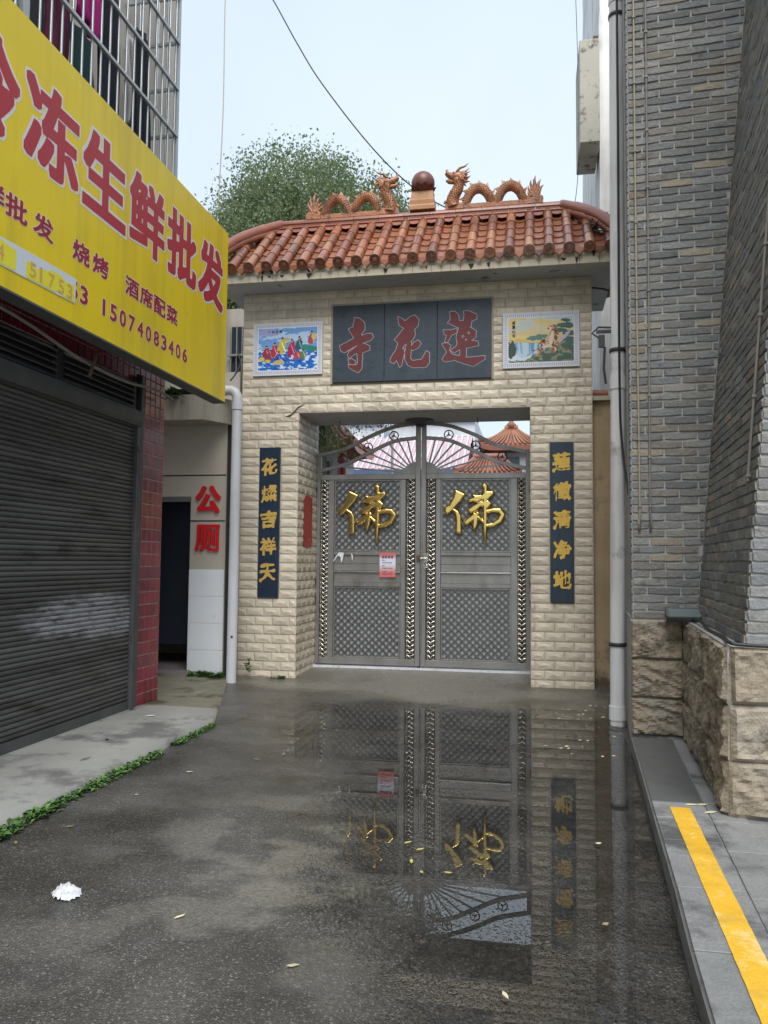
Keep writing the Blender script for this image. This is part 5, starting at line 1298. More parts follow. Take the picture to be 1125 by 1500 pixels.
# ================================================================== TOILET ENTRANCE
YT = 9.60
wc = empty('toilet_building', (-4.6, 9.7, 0), 'low granite rendered building with a dark public toilet doorway', 'building')
mb = MB(); mb.box(-6.6, -5.06, YT, YT+.2, 0, 3.30); mb.box(-5.0599, -4.345, YT, YT+.2, 2.36, 3.30); mb.box(-4.3449, -3.865, YT, YT+.2, 0, 3.30); mb.box(-6.6, -3.885, YT+.2, 11.6, 2.5, 3.3); mb.box(-6.6,-6.4,YT+.2,11.6,0,2.5); mb.box(-4.05,-3.885,YT+.2,11.6,0,2.5); mb.box(-6.4,-4.05,11.4,11.6,0,2.5)
mb.build('wall', M['granite_render'], wc)
mb = MB()
for z in (2.635, 2.045): mb.box(-4.90 if z > 2.5 else -4.345, -3.872, YT-.0035, YT-.0005, z-.008, z+.008)
mb.build('groove', M['black_groove'], wc)
mb = MB(); mb.box(-5.06, -4.345, YT-.02, YT-.003, 2.29, 2.355); link('door_head', bevel_me(mb.mesh('door_head', M['grey_frame']), .004), wc)
for k in range(4):
    mb = MB(); z0 = .06+k*.34; mb.box(-4.325, -3.868, YT-.016, YT-.001, z0+.0015, z0+.3385); link('wall_tile', bevel_me(mb.mesh('wall_tile', M['white_wall_tile']), .002), wc)
mb = MB(); mb.box(-4.342, -4.327, YT-.014, YT+.2, .06, 1.42); mb.build('tile_return', M['white_wall_tile'], wc)
mb = MB(); mb.box(-5.3, -4.35, 10.15, 10.19, .40, 2.355); mb.build('door', M['navy_door'], wc)
mb = MB(); mb.box(-6.4, -4.05, YT+.02, 11.4, .0, .125); mb.build('floor', M['pink_floor'], wc)
# canopy slab with a splayed right end
mb = MB(); mb.prism([(-6.6, 9.16), (-4.02, 9.16), (-3.79, YT-.01), (-3.79, 9.9), (-6.6, 9.9)], 3.285, 3.60); mb.build('canopy', M['pebble_concrete'], wc)
mb = MB(); mb.box(-6.6, -3.9, 10.1, 10.3, 3.605, 4.1); mb.build('parapet', M['cream_plaster'], wc)
for ch, zc in (('公', 2.32), ('厕', 1.825)):
    root = empty('sign_character', (-4.09, YT-.02, zc), ('upper red cut-out character on the toilet pier' if ch == '公' else 'lower red cut-out character on the toilet pier'), 'letter', 'red letters beside the toilet door')
    glyph_mesh(ch, (-4.265, YT-.004, zc-.165), (1,0,0), (0,0,1), .32, .33, bold=(.032 if ch == '公' else .018), depth=.022, n=104, square=True).build('letter', M['red_letter'], root)
mb = MB()
for i in range(40): leafy(mb, (-4.85+random.random()*.65, 9.15+random.random()*.3, 3.60), 12, .06, .09, .10, 1.2)
for i in range(10): leafy(mb, (-4.8+random.random()*.5, 9.13, 3.57), 5, .05, .08, .02, -.6)
tag(mb.build('roof_weeds', M['leaf_b']), 'straggly weeds growing on the concrete canopy over the toilet door', 'weeds', kind='stuff')

# ---- left downpipe
dp = empty('downpipe', (-3.68, 9.42, 0), 'white plastic downpipe with elbow beside the toilet pier', 'pipe')
mb = MB(); mb.tube([(-3.677, 9.42, .03), (-3.668, 9.42, 3.45)], .063, 20); mb.build('pipe', M['pvc'], dp)
mb = MB(); mb.tube([(-3.668, 9.42, 3.44), (-3.668, 9.42, 3.53)], .072, 20); mb.build('socket', M['pvc'], dp)
mb = MB(); mb.tube([(-3.668, 9.42, 3.50), (-3.668, 9.42, 3.56), (-3.675, 9.42, 3.62), (-3.70, 9.42, 3.665), (-3.745, 9.42, 3.69), (-3.85, 9.42, 3.695)], .063, 18); mb.tube([(-3.83,9.42,3.695),(-3.88,9.42,3.695)], .072, 18)
mb.tube([(-3.86, 9.42, 3.695), (-4.20, 9.45, 3.70), (-4.35, 9.6, 3.71)], .06, 16); mb.build('elbow', M['pvc'], dp)
mb = MB(); mb.tube([(-3.655, 9.3565, .60), (-3.655, 9.352, .60)], .014, 10); mb.build('drill_hole', M['black_groove'], dp)
mb = MB(); mb.box(-3.865, -3.83, 9.62, 9.9, 0, 3.3); tag(mb.build('gap_shade_strip', M['mould_and_gap_shade']), 'dark mouldy strip of wall between toilet pier and gateway', 'wall')  # added dark strip, its colour stands in for shade in the gap

# ---- cream house behind, left of the gateway
hs = empty('cream_house', (-5.5, 11.9, 0), 'cream rendered house seen between the yellow sign and the gateway', 'house')
mb = MB(); mb.box(-8, -4.15, 11.65, 14, 0, 5.5); mb.build('wall', M['cream_plaster'], hs)
mb = MB(); mb.box(-4.66, -4.2, 11.62, 11.65, 4.25, 5.2); w_ = mb.build('window', M['dark_interior'], hs)
for k in range(4): mb = MB(); mb.tube([(-4.63+k*.09, 11.58, 4.25),(-4.63+k*.09, 11.58, 5.2)], .009, 6); mb.build('bar', M['cage_bar'], w_)
mb = MB(); mb.box(-4.68, -4.18, 11.55, 11.6, 4.72, 4.75); mb.build('bar', M['cage_bar'], w_)

# ================================================================== RIGHT SIDE
# beige side wall with coping
root = empty('side_wall', (.85, 10.2, 0), 'stained beige plaster wall right of the gateway with a red coping', 'wall')
mb = MB(); mb.box(.732, 1.35, 10.12, 10.3, -.05, 3.56); mb.build('wall', M['beige_side'], root)
mb = MB(); mb.box(.72, 1.37, 10.06, 10.34, 3.565, 3.62); mb.build('coping', M['fascia'], root)
mb = MB()
for k in range(3): mb.tube([(.745+k*.21, 10.16, 3.665), (.93+k*.21, 10.16, 3.66)], .05, 8)
mb.build('coping_tile', M['ridge_tile'], root)
# tall white building behind
wb = empty('white_building', (1.3, 12.5, 0), 'tall white plastered building with dark streaks behind the gateway roof', 'building')
mb = MB(); n = 60; V = []
for j in range(n+1):
    z = 13*j/n; V += [(.975+.02*(vnoise(z*3, 2.)-.5)+.006*z*.8, 12., z), (3.4, 12., z)]
mb.add(V, [(j*2, j*2+1, j*2+3, j*2+2) for j in range(n)]); mb.add([(v[0], v[1]+(4 if i % 2 == 0 else 4), v[2]) for i, v in enumerate(V)], [(j*2+1, j*2, j*2+2, j*2+3) for j in range(n)])
N2 = len(V); mb.f += [(j*2, j*2+2, N2+j*2+2, N2+j*2) for j in range(n)]; mb.sm += [False]*n; mb.mi += [0]*n
mb.build('wall', M['white_plaster'], wb)
mb = MB(); mb.box(.70, .985, 11.6, 12.6, 7.69, 9.26); link('balcony_panel', bevel_me(mb.mesh('balcony_panel', M['parapet']), .01), wb)
mb = MB(); mb.box(.92, 1.0, 11.9, 12.2, 9.26, 9.5); mb.build('stub', M['rust'], wb)
# downpipe
rp = empty('downpipe', (.80, 8.0, 0), 'tall grey white downpipe at the left edge of the grey brick tower', 'pipe')
mb = MB(); mb.tube([(.795, 8.0, -.01), (.828, 8., 3.4), (.86, 8., 9.5)], .071, 20, smooth=True); mb.build('pipe', M['pvc_grey'], rp)
for z, x in ((.05, .7955), (3.25, .826), (7.2, .85)): mb = MB(); mb.tube([(x, 8., z), (x, 8., z+.13)], .080, 20); mb.build('socket', M['pvc_grey'], rp)
for z, x in ((.75, .802), (3.62, .83), (7.05, .85)): mb = MB(); mb.lathe([(.083,0),(.083,.035)], (x, 8., z), 16); mb.box(x+.05, x+.16, 7.97, 8.0, z+.008, z+.027); mb.build('clamp', M['dark_metal'], rp)
mb = MB(); mb.tube(catmull([(.86, 7.915, 9.5), (.845, 7.915, 7.2), (.842, 7.915, 5.5), (.835, 7.918, 3.4), (.85, 7.90, 2.7), (.90, 7.7, 2.1), (.93, 7.5, 1.75), (.94, 7.4, 1.2)], 6), .011, 6); tag(mb.build('cable', M['cable']), 'black cable running down the tall grey white downpipe', 'cable')
root = empty('cable_bracket', (.66, 7.9, 3.75), 'small black cable bracket clamped to the tall downpipe', 'bracket')
mb = MB(); mb.box(.62, .76, 7.91, 7.94, 3.80, 3.83); mb.box(.64, .70, 7.91, 7.95, 3.66, 3.78); mb.tube([(.76,7.92,3.85),(.64,7.92,3.86),(.58,7.92,3.80),(.66,7.92,3.74)], .01, 6); mb.tube([(.70,7.93,3.66),(.69,7.93,3.45),(.71,7.95,3.3)], .012, 6); mb.build('bracket', M['dark_metal'], root)

# ---- grey brick tower on rock-faced stone
AO = R(4.1); TO = Vector((1.24, 6.99, 0)); TE = Vector((math.cos(AO), -math.sin(AO), 0)); TD = Vector((-math.sin(AO), -math.cos(AO), 0))
def T(p, q, z): return TO+TE*p+TD*q+Vector((0, 0, z))
tower = empty('brick_tower', (1.6, 6.5, .1), 'grey brick tower with rock faced stone base and a recessed corner', 'building')
PW = lambda z: .105+.088*(z-1.08)       # battered return wall
def stone_block(pts, nu, nv, amp, seed, edge=.03):
    """pts: four corners (lower a, lower b, upper b, upper a) of the outer face; returns rock-faced block"""
    a, b, c, d = [Vector(p) for p in pts]; nrm = (b-a).cross(d-a).normalized(); mb = MB(); V = []
    W_, H_ = (b-a).length, (d-a).length
    for j in range(nv+1):
        for i in range(nu+1):
            u, v = i/nu, j/nv; p = a.lerp(b, u).lerp(d.lerp(c, u), v)
            e = min(u*W_, (1-u)*W_, v*H_, (1-v)*H_)
            k = min(1, e/(edge*.6))**.45
            x_, y_ = u*W_, v*H_
            n1 = float(fbm(x_*6+seed, y_*9, seed*.7, 3)); rg = 1-abs(2*float(vnoise(x_*13+seed*3, y_*22+x_*9, seed))-1); n3 = float(vnoise(x_*45, y_*60, seed))
            h = k*(amp*(.25+1.3*(n1-.3)+.45*(rg-.5))+.010*(n3-.5))
            V.append(p+nrm*max(0, h))
    m_ = nu+1; mb.add(V, [(j*m_+i, j*m_+i+1, (j+1)*m_+i+1, (j+1)*m_+i) for j in range(nv) for i in range(nu)], False)
    back = [p-nrm*.12 for p in (a, b, c, d)]; mb.add([a,b,c,d]+back, [(0,4,5,1),(1,5,6,2),(2,6,7,3),(3,7,4,0)])
    return mb
CZs = [(.12, .425), (.432, .745), (.752, 1.075)]
g = .004
for k, (z0, z1) in enumerate(CZs):
    stone_block([T(-.43, 0, z0), T(-.012, 0, z0), T(-.012, 0, z1), T(-.43, 0, z1)], 26, 20, .055, 3+k*2.3).build('stone_block', M['rock_face'], tower)
    # left return of the far pier (towards the alley end)
    mb = MB(); mb.add([T(-.4305, -.3, z0), T(-.4305, 0, z0), T(-.4305, 0, z1), T(-.4305, -.3, z1)], [(0,1,2,3)]); mb.build('stone_return', M['drafted_edge'], tower)
    cuts = {0: [0, .62, 1.15, 1.62, 2.115], 1: [0, .45, 1.0, 1.55, 2.115], 2: [0, .8, 1.5, 2.115]}[k]
    for a, b in zip(cuts[:-1], cuts[1:]):
        stone_block([T(0, a+g, z0), T(0, b-g, z0), T(.012*k, b-g, z1), T(.012*k, a+g, z1)], 22, 14, .05, 11+k*3.1+a*5).build('stone_block', M['rock_face'], tower)
    x0 = .0
    for i, wdt in enumerate(([.30, .5, .5] if k != 1 else [.55, .5, .4])):
        stone_block([T(x0+.012*k+g, 2.118, z0), T(x0+wdt-g, 2.118, z0), T(x0+wdt-g, 2.118, z1), T(x0+.012*k+g, 2.118, z1)], 18, 14, .045, 31+k*3.7+i*2.1).build('stone_block', M['rock_face'], tower); x0 += wdt
mb = MB()   # inner core and mortar bed, flat ledge on top of the stone
mb.prism([(p.x, p.y) for p in (T(-.425, -3, 0), T(-.425, -.008, 0), T(.008, -.008, 0), T(.008, 2.108, 0), T(1.6, 2.108, 0), T(1.6, -3, 0))], .0, 1.077)
mb.build('stone_core', M['mortar'], tower)
# mortar body of the brickwork (battered inside wall)
ZTOP = 9.6
def brick_poly(z): 
    p = PW(z); return [T(-.408, -3, z), T(-.408, -.018, z), T(p+.006, -.018, z), T(p+.006, 2.082, z), T(2.6, 2.082, z), T(2.6, -3, z)]
a, b = brick_poly(1.079), brick_poly(ZTOP)
mb = MB(); mb.add(a+b, [(5,4,3,2,1,0), (6,7,8,9,10,11)]+[(i, (i+1) % 6, 6+(i+1) % 6, 6+i) for i in range(6)]); mb.build('mortar_body', M['mortar'], tower)
# bricks
BH = .0687; BLn = .268
def brick_geo(L_, seed):
    r = random.Random(seed); e = .005; h_ = BH-.013
    j = lambda s_=.003: r.uniform(-s_, s_)
    v = [(e*.0+j(), .012, 0+j()), (L_+j(), .012, 0+j()), (L_+j(), .012, h_+j()), (j(), .012, h_+j()),
         (e+j(), -.003+j(.002), e+j()), (L_*.33, -.004+j(.002), e*.6+j()), (L_*.66, -.004+j(.002), e*.6+j()), (L_-e+j(), -.003+j(.002), e+j()),
         (L_-e+j(), -.003+j(.002), h_-e+j()), (L_*.66, -.004+j(.002), h_-e*.6+j()), (L_*.33, -.004+j(.002), h_-e*.6+j()), (e+j(), -.003+j(.002), h_-e+j())]
    f = [(4,5,10,11),(5,6,9,10),(6,7,8,9),(0,1,7,6,5,4),(1,2,8,7),(2,3,11,10,9,8),(3,0,4,11)]
    return v, f
BRK = [[brick_geo(L_, k*10+i) for i in range(5)] for k, L_ in enumerate((.257, .12))]
def meshof(v, f): mb = MB(); mb.add(v, f); return mb.mesh('brick', M['grey_brick'])
BRM = [[meshof(*q) for q in row] for row in BRK]
bricks = []   # (priority, matrix, kind index)
def add_bricks(org_p, org_q, dirp, length, r, face, maxl):
    pass
rows = int((ZTOP-1.085)/BH); joined = MB()
count = 0
def place(o, ex, w_, z, part):
    global count
    k = random.randrange(5); size = 0 if w_ > .17 else 1; L_ = (.257, .12)[size]
    n_ = Vector((ex.y, -ex.x, 0))    # outward = -y of the brick
    yax = -n_ if True else n_
    m4 = Matrix.Identity(4)
    yv = Vector((0,0,1)).cross(ex)
    for i in range(3): m4[i][0] = ex[i]*(w_-.011)/L_; m4[i][1] = yv[i]; m4[i][2] = (0,0,1)[i]; m4[i][3] = (o.x, o.y, z)[i]
    m4 = m4 @ Matrix.Translation((0, random.uniform(-.0035, .002), random.uniform(-.0015, .0015))) @ Matrix.Rotation(random.uniform(-.012, .012), 4, 'Y') @ Matrix.Rotation(random.uniform(-.012, .012), 4, 'Z')
    if part and count < 300: link('brick', BRM[size][k], tower, mw=m4); count += 1
    else: v, f = BRK[size][k]; joined.add([m4 @ Vector(p) for p in v], f)
for r_ in range(rows):
    z = 1.085+r_*BH; p1 = PW(z)
    # far front face
    off = (BLn/2 if r_ % 2 else 0)+random.uniform(-.02, .02); p = -.41
    first = True
    while p < p1-.01:
        l = BLn-(off if first and off > .02 else 0); first = False
        l = min(l, p1-p)
        if l > .035: place(T(p+.0055, -.012, 0), TE, l, z, z < 7.0)
        p += l
    # near front face
    p = PW(z)+.0; first = True; off = (BLn/2 if r_ % 2 else 0); lim = min(2.5, p+1.2)
    while p < lim:
        l = BLn-(off if first else 0); first = False; place(T(p+.0055, 2.088, 0), TE, l, z, z < 3.7 and p < .55); p += l
    # battered return face: bricks leaning with the wall
    q = -.01; first = True; off = (0 if r_ % 2 else BLn/2)
    ex = TD
    while q < 2.06:
        l = BLn-(off if first else 0); first = False; l = min(l, 2.088-q)
        if l > .04: place(T(PW(z+.03)-.002, q+.0055, 0), ex, l, z, False)
        q += l
joined.build('bricks', M['grey_brick'], tower, kind='stuff')
# left edge quoin line of bricks (return of the far face)
mb = MB()
for r_ in range(rows):
    z = 1.085+r_*BH; mb.obox(T(-.413, -.15, z+.028), TE*.006, TD*.13, (0,0,.028))
mb.build('side_bricks', M['grey_brick'], tower, kind='stuff')

# conduits with clips
for nm, P, mat, zs, lab in (('conduit', [T(-.345,.012,9.5), T(-.352,.012,6.0), T(-.352,.012,4.0), T(-.345,.012,1.98), T(-.36,.012,1.93)], 'conduit', 7, 'tan conduit down the grey brick face, left of the two'),
                       ('conduit', [T(-.245,.012,9.5), T(-.252,.012,6.0), T(-.252,.012,4.0), T(-.262,.012,1.98), T(-.25,.012,1.93)], 'conduit_grey', 9, 'grey brown conduit down the grey brick face, right of the two'),
                       ('conduit', [T(PW(9.)-.02,1.90,9.), T(PW(5.)-.02,1.90,5.), T(PW(3.)-.02,1.90,3.), T(PW(2.05)-.02,1.90,2.05)], 'conduit_grey', 6, 'thin grey conduit on the side face of the brick tower')):
    root = empty(nm, P[-1], lab, 'conduit', 'conduits on the brick tower')
    mb = MB(); mb.tube(catmull(P, 4), .0085, 8); mb.build('tube', M[mat], root)
    zz0 = P[-1].z+.08
    for k in range(16):
        z = zz0+k*(.62 if zs == 7 else .47)+random.uniform(-.05, .05)
        if z > 9: break
        # interpolate x on the path
        for a_, b_ in zip(P[:-1], P[1:]):
            if b_.z <= z <= a_.z: c = b_.lerp(a_, (z-b_.z)/(a_.z-b_.z)); break
        else: continue
        mb = MB(); mb.box(c.x-.014, c.x+.014, c.y-.014, c.y+.012, z-.009, z+.009); mb.build('clip', M['conduit_grey'], root)
# floodlight on the ledge
fl = empty('floodlight', (1.25, 6.86, 1.09), 'black floodlight lying face up on the stone ledge in the tower corner', 'lamp')
c = Vector((1.22, 6.85, 1.13)); ax = TE*.15; ay = (TD*.10+Vector((0,0,-.032)))*1.0; az = ax.normalized().cross((-ay).normalized())*.02
az = Vector((0, -.006, .02))
mb = MB(); mb.obox(c, ax, ay, az); link('housing', bevel_me(mb.mesh('housing', M['dark_metal']), .006), fl)
mb = MB(); mb.obox(c+az*1.02, ax*.86, ay*.84, az*.06); mb.build('glass', M['lamp_glass'], fl)
mb = MB()
for a_, b_, u, v in ((c+ay*.93+az*1.05, None, ax, ay*.07), (c-ay*.93+az*1.05, None, ax, ay*.07), (c+ax*.94+az*1.05, None, ax*.06, ay), (c-ax*.94+az*1.05, None, ax*.06, ay)): mb.obox(a_, u, v, az*.10)
mb.build('bezel', M['grey_frame'], fl)
mb = MB(); mb.bar(c+ax*.7-az*1.5, c+ax*.75-TD*.06+Vector((0,0,-.07)), .02, .01, (1,0,0)); mb.bar(c-ax*.7-az*1.5, c-ax*.6-TD*.06+Vector((0,0,-.05)), .02, .01, (1,0,0)); mb.build('bracket', M['dark_metal'], fl)
mb = MB(); mb.tube(catmull([T(.03,.10,1.10), T(.05,.5,1.115), T(.045,1.1,1.09), T(.05,1.7,1.095), T(.02,2.09,1.10), T(.10,2.14,1.09), T(.5,2.15,1.085)], 6), .011, 6); tag(mb.build('cable', M['cable']), 'black cable lying along the stone ledge of the tower', 'cable')

# ---- right pavement with kerb, slabs and yellow line
def kx(y): # kerb edge
    pts = [(-6,.02),(2.719,.541),(3.221,.569),(3.821,.612),(4.827,.670),(6.861,.79),(7.3,.80)]
    for (a_, b_), (c_, d_) in zip(pts[:-1], pts[1:]):
        if a_ <= y <= c_: return b_+(d_-b_)*(y-a_)/(c_-a_)
    return .8
pav = empty('pavement', (1.2, 4, 0), None); pav['kind'] = 'structure'; pav['label'] = 'raised grey slab pavement with a yellow line on the right'
mb = MB(); ys = [-6]+list(np.linspace(2.0, 6.93, 40)); V = []
for y in ys: V += [(kx(y)+.004, y, -.04), (kx(y)+.006, y, .095), (kx(y)+.03, y, .112), (3.2, y, .112), (3.2, y, -.04)]
Fc = []
for j in range(len(ys)-1):
    for i in range(4): Fc.append((j*5+i, (j+1)*5+i, (j+1)*5+i+1, j*5+i+1))
Fc.append(tuple((len(ys)-1)*5+i for i in range(5))); mb.add(V, Fc); mb.build('base', M['kerb'], pav)
jx = lambda y: .891+(y-3.391)*(1.088-.891)/(6.517-3.391)     # joint between first row and the rest
cutsA = [1.2, 1.9, 2.55, 3.2, 3.80, 4.42, 4.80, 5.10, 6.90]
def slab(poly, mat, z0=.1125, z1=.1185, nm='paving_slab'):
    cx = sum(p[0] for p in poly)/len(poly); cy = sum(p[1] for p in poly)/len(poly); g_ = .004
    P = [(p[0]+(g_ if p[0] < cx else -g_), p[1]+(g_ if p[1] < cy else -g_)) for p in poly]
    mb = MB(); mb.prism(P, z0, z1+random.uniform(-.0008, .0008)); link(nm, bevel_me(mb.mesh(nm, M[mat]), .0018), pav)
for a_, b_ in zip(cutsA[:-1], cutsA[1:]):
    slab([(kx(a_)+.012, a_), (jx(a_), a_), (jx(b_), b_), (kx(b_)+.012, b_)], 'paving_wet' if a_ > 5.05 else 'paving')
cutsB = [1.5, 2.3, 3.05, 3.72, 4.30, 4.78]
for a_, b_ in zip(cutsB[:-1], cutsB[1:]):
    for k in range(4):
        slab([(jx(a_)+k*.42, a_), (jx(a_)+(k+1)*.42, a_), (jx(b_)+(k+1)*.42, b_), (jx(b_)+k*.42, b_)], 'paving')
cutsC = [4.78, 5.12, 5.45, 5.78, 6.12, 6.5, 6.9]
for a_, b_ in zip(cutsC[:-1], cutsC[1:]): slab([(jx(a_), a_), (jx(a_)+.20, a_), (jx(b_)+.20, b_), (jx(b_), b_)], 'paving')
mb = MB(); f = lambda y: .786-(4.99-y)*.0396
ys = np.linspace(1.2, 4.99, 90); V = []
for y in ys: V += [(f(y)+.0025*(vnoise(y*30, 1.)-.5), y, .1225), (f(y)+.113+.003*(vnoise(y*30, 5.)-.5), y, .1225)]
mb.add(V, [(j*2, j*2+1, j*2+3, j*2+2) for j in range(len(ys)-1)]); mb.build('yellow_line', M['yellow_line'], pav)

# ================================================================== LITTER
mb = MB(); c = Vector((-2.12, 3.42, .012)); n = 16; V = []
for j in range(n):
    for i in range(n):
        u, v = i/(n-1)-.5, j/(n-1)-.5; r = math.hypot(u, v); a_ = math.atan2(v, u)
        k = .62+.5*float(vnoise(a_*1.3+4, 2.))
        h_ = max(0, .5-r*.8)*.11*(float(vnoise(i*.8, j*.8, 3.))+.25)+.008*float(vnoise(i*1.9, j*1.9, 1.))
        x, y = u*.15*k*1.1, v*.20*k; ca_, sa_ = math.cos(.5), math.sin(.5)
        V.append(c+Vector((x*ca_-y*sa_, x*sa_+y*ca_, h_-.008)))
Fc = [(j*n+i, j*n+i+1, (j+1)*n+i+1, (j+1)*n+i) for j in range(n-1) for i in range(n-1) if (i-7.5)**2+(j-7.5)**2 < 62]
mb.add(V, Fc, True); mb.build('crumpled_tissue', M['paper'], None, label='crumpled white tissue lying on the wet asphalt', cat='litter')
def litter(nm, x, y, z, l, w_, a_, mat, label, cat='litter', group=None, curl=.006):
    mb = MB(); d = Vector((math.cos(a_), math.sin(a_), 0)); q = Vector((-d.y, d.x, 0)); b_ = Vector((x, y, z))
    P = [(-.5,0,0),(-.2,.42,.4),(.2,.5,.5),(.5,.05,1.),(.22,-.45,.6),(-.2,-.4,.3)]
    top = [b_+d*l*p[0]+q*w_*p[1]+Vector((0,0,.003+curl*p[2])) for p in P]
    mb.add(top+[p-Vector((0,0,.002)) for p in top], [tuple(reversed(range(6))), tuple(range(6, 12))]+[(i, (i+1)%6, 6+(i+1)%6, 6+i) for i in range(6)])
    mb.build(nm, M[mat], None, label=label, cat=cat, group=group)
random.seed(3)
G_ = 'fallen leaves and scraps on the wet ground'
spots = [(-2.75,3.95,'pale curled leaf by the weeds, left of the puddle'),(-2.62,4.25,'small dry leaf just off the weeds near the tissue'),(-2.55,4.9,'dry leaf on the asphalt halfway along the weeds'),(-2.45,5.5,'pale leaf between the weeds and the puddle edge'),
  (-2.1,5.95,'cream leaf scrap nearest the far weeds'),(-1.95,6.15,'cream leaf scrap beside another on the left asphalt'),(-2.0,6.7,'tiny pale leaf on the far left asphalt'),(-1.75,7.1,'tiny leaf nearest the left gate pillar'),
  (-2.9,3.6,'leaf lying at the foot of the nearest weeds'),(-1.5,3.3,'dry leaf in the open asphalt right of the tissue'),(-.9,3.0,'dry leaf near the bottom edge of the picture'),(-.1,2.95,'pale leaf at the front edge of the puddle'),
  (.3,3.6,'leaf near the kerb in the foreground'),(.35,4.6,'leaf in the puddle beside the kerb'),(.1,6.9,'small leaf at the far end of the puddle'),(-1.0,6.4,'small leaf in the middle of the gate reflection')]
for x, y, lb in spots:
    litter('fallen_leaf', x, y, .010, random.uniform(.03,.055), random.uniform(.012,.025), random.random()*6, 'petal' if random.random() < .6 else 'straw', lb, 'leaf', G_)
for x, y, lb in ((-.62,4.15,'middle yellow petal of the cluster in the puddle'),(-.60,4.33,'second farthest yellow petal in the puddle'),(-.55,4.02,'nearest yellow petal in the puddle'),(-.42,4.04,'rightmost yellow petal in the puddle'),(-.68,4.42,'farthest yellow petal in the puddle')): litter('yellow_petal', x, y, .002, .045, .016, random.random()*6, 'petal_yellow', lb, 'petal', 'yellow petals in the puddle')
for x, y, lb in ((.92,5.06,'leftmost cream leaf on the pavement behind the yellow line'),(.985,5.075,'small cream leaf behind the others on the pavement'),(1.00,4.93,'long cream leaf in front of the others on the pavement'),(1.11,4.95,'rightmost cream leaf against the stone base')): litter('dry_leaf', x, y, .119, random.uniform(.05,.08), .022, random.uniform(-.3,.3), 'petal', lb, 'leaf', 'dry leaves on the pavement')
mb = MB()
for k in range(70):
    x, y = random.uniform(.2,.78), random.uniform(6.6,9.1); a_ = random.random()*6; l = random.uniform(.008,.025); d = Vector((math.cos(a_), math.sin(a_), 0)); q = Vector((-d.y, d.x, 0))*.4; b0 = Vector((x, y, .016))
    mb.add([b0-d*l, b0-q*l, b0+d*l, b0+q*l+Vector((0,0,.004))], [(0,1,2,3)])
tag(mb.build('leaf_litter', M['petal']), 'tiny pale scraps scattered on the ground near the tall downpipe', 'litter', kind='stuff')
litter('cigarette_packet', -3.55, 7.05, .072, .09, .05, .4, 'sign_white', 'flattened pinkish white packet on the concrete walk', 'litter')
litter('twig', -3.25, 5.45, .072, .10, .016, 1.2, 'rust', 'short brown stick on the concrete walk', 'litter')
litter('leaf_scrap', -3.42, 6.05, .072, .05, .03, 2.2, 'black_cloth', 'dark scrap on the concrete walk', 'litter')

# ================================================================== BEYOND THE GATE
def hip_roof(cx, cy, w_, d_, ze, zr, rl, mats, parent, lift=.35, rib=.32):
    """curved Chinese hip roof with ribs; eaves w_ x d_, ridge length rl along x"""
    n = 10
    def prof(t): return ze+(zr-ze)*(t**1.6*.65+t*.35)
    def pt(side, u, t):     # u 0..1 along the eave, t 0..1 up the slope
        up_ = lift*(1-t)**3*abs(2*u-1)**6
        if side in (0, 2):
            e0, e1 = (-w_/2, w_/2); r0, r1 = (-rl/2, rl/2); x = (e0+(e1-e0)*u)*(1-t)+(r0+(r1-r0)*u)*t; y = -d_/2*(1-t)
            if side == 2: x, y = -x, -y
        else:
            y = (-d_/2+d_*u)*(1-t); x = (w_/2)*(1-t)+(rl/2)*t
            if side == 3: x, y = -x, -y
        return Vector((cx+x, cy+y, prof(t)+up_))
    surf = MB(); ribs = MB()
    for s_ in range(4):
        L_ = w_ if s_ % 2 == 0 else d_; m_ = 12
        V = [pt(s_, i/m_, j/n) for j in range(n+1) for i in range(m_+1)]
        surf.add(V, [(j*(m_+1)+i, j*(m_+1)+i+1, (j+1)*(m_+1)+i+1, (j+1)*(m_+1)+i) for j in range(n) for i in range(m_)], True)
        V2 = [pt(s_, i/m_, 0) for i in range(m_+1)]; surf.add(V2+[v-Vector((0,0,.12)) for v in V2], [(i+1, i, m_+1+i, m_+2+i) for i in range(m_)])
        kk = max(3, int(L_/rib))
        for i in range(kk+1):
            ribs.tube([pt(s_, i/kk, j/6)+Vector((0,0,.03)) for j in range(7)], rib*.22, 5)
    surf.build('roof', M[mats[0]], parent)
    ribs.build('roof_ribs', M[mats[1]], parent, kind='stuff')
    rk = min(1, w_/6); rg = MB(); rg.tube([(cx-rl/2-.05, cy, zr+.03+.09*rk), (cx+rl/2+.05, cy, zr+.03+.09*rk)], .05+.07*rk, 8)
    for s1, u in ((0,0),(0,1),(2,0),(2,1)): rg.tube([pt(s1, u, j/6)+Vector((0,0,.04)) for j in range(7)], .045, 6)
    rg.build('ridge', M[mats[1]], parent)
lh = empty('temple_hall', (-8, 20, 0), 'temple hall with curved orange tiled roof seen at the left through the gate', 'building')
hip_roof(-8.05, 18.9, 8.0, 2.4, 4.22, 5.25, 6.3, ('far_orange', 'far_red'), lh, .12, .13)
mb = MB(); mb.box(-11.6, -4.5, 18.2, 19.7, 0, 4.08); mb.build('wall', M['far_white'], lh)
mb = MB()
for x in (-5.1,): mb.box(x-.35, x+.35, 18.15, 18.2, 3.2, 3.9)
mb.build('window', M['glass_dark'], lh)
mb = MB(); mb.tube([(-4.32, 17.7, 0), (-4.32, 17.7, 4.1)], .10, 10); mb.build('column', M['red_column'], lh)
pv1 = empty('pavilion', (-.2, 19, 0), 'small orange roofed pavilion with upturned eaves, upper of the two', 'pavilion')
hip_roof(-.50, 19.2, 1.45, 1.4, 4.26, 4.72, .22, ('far_red', 'far_orange'), pv1, .10, .12)
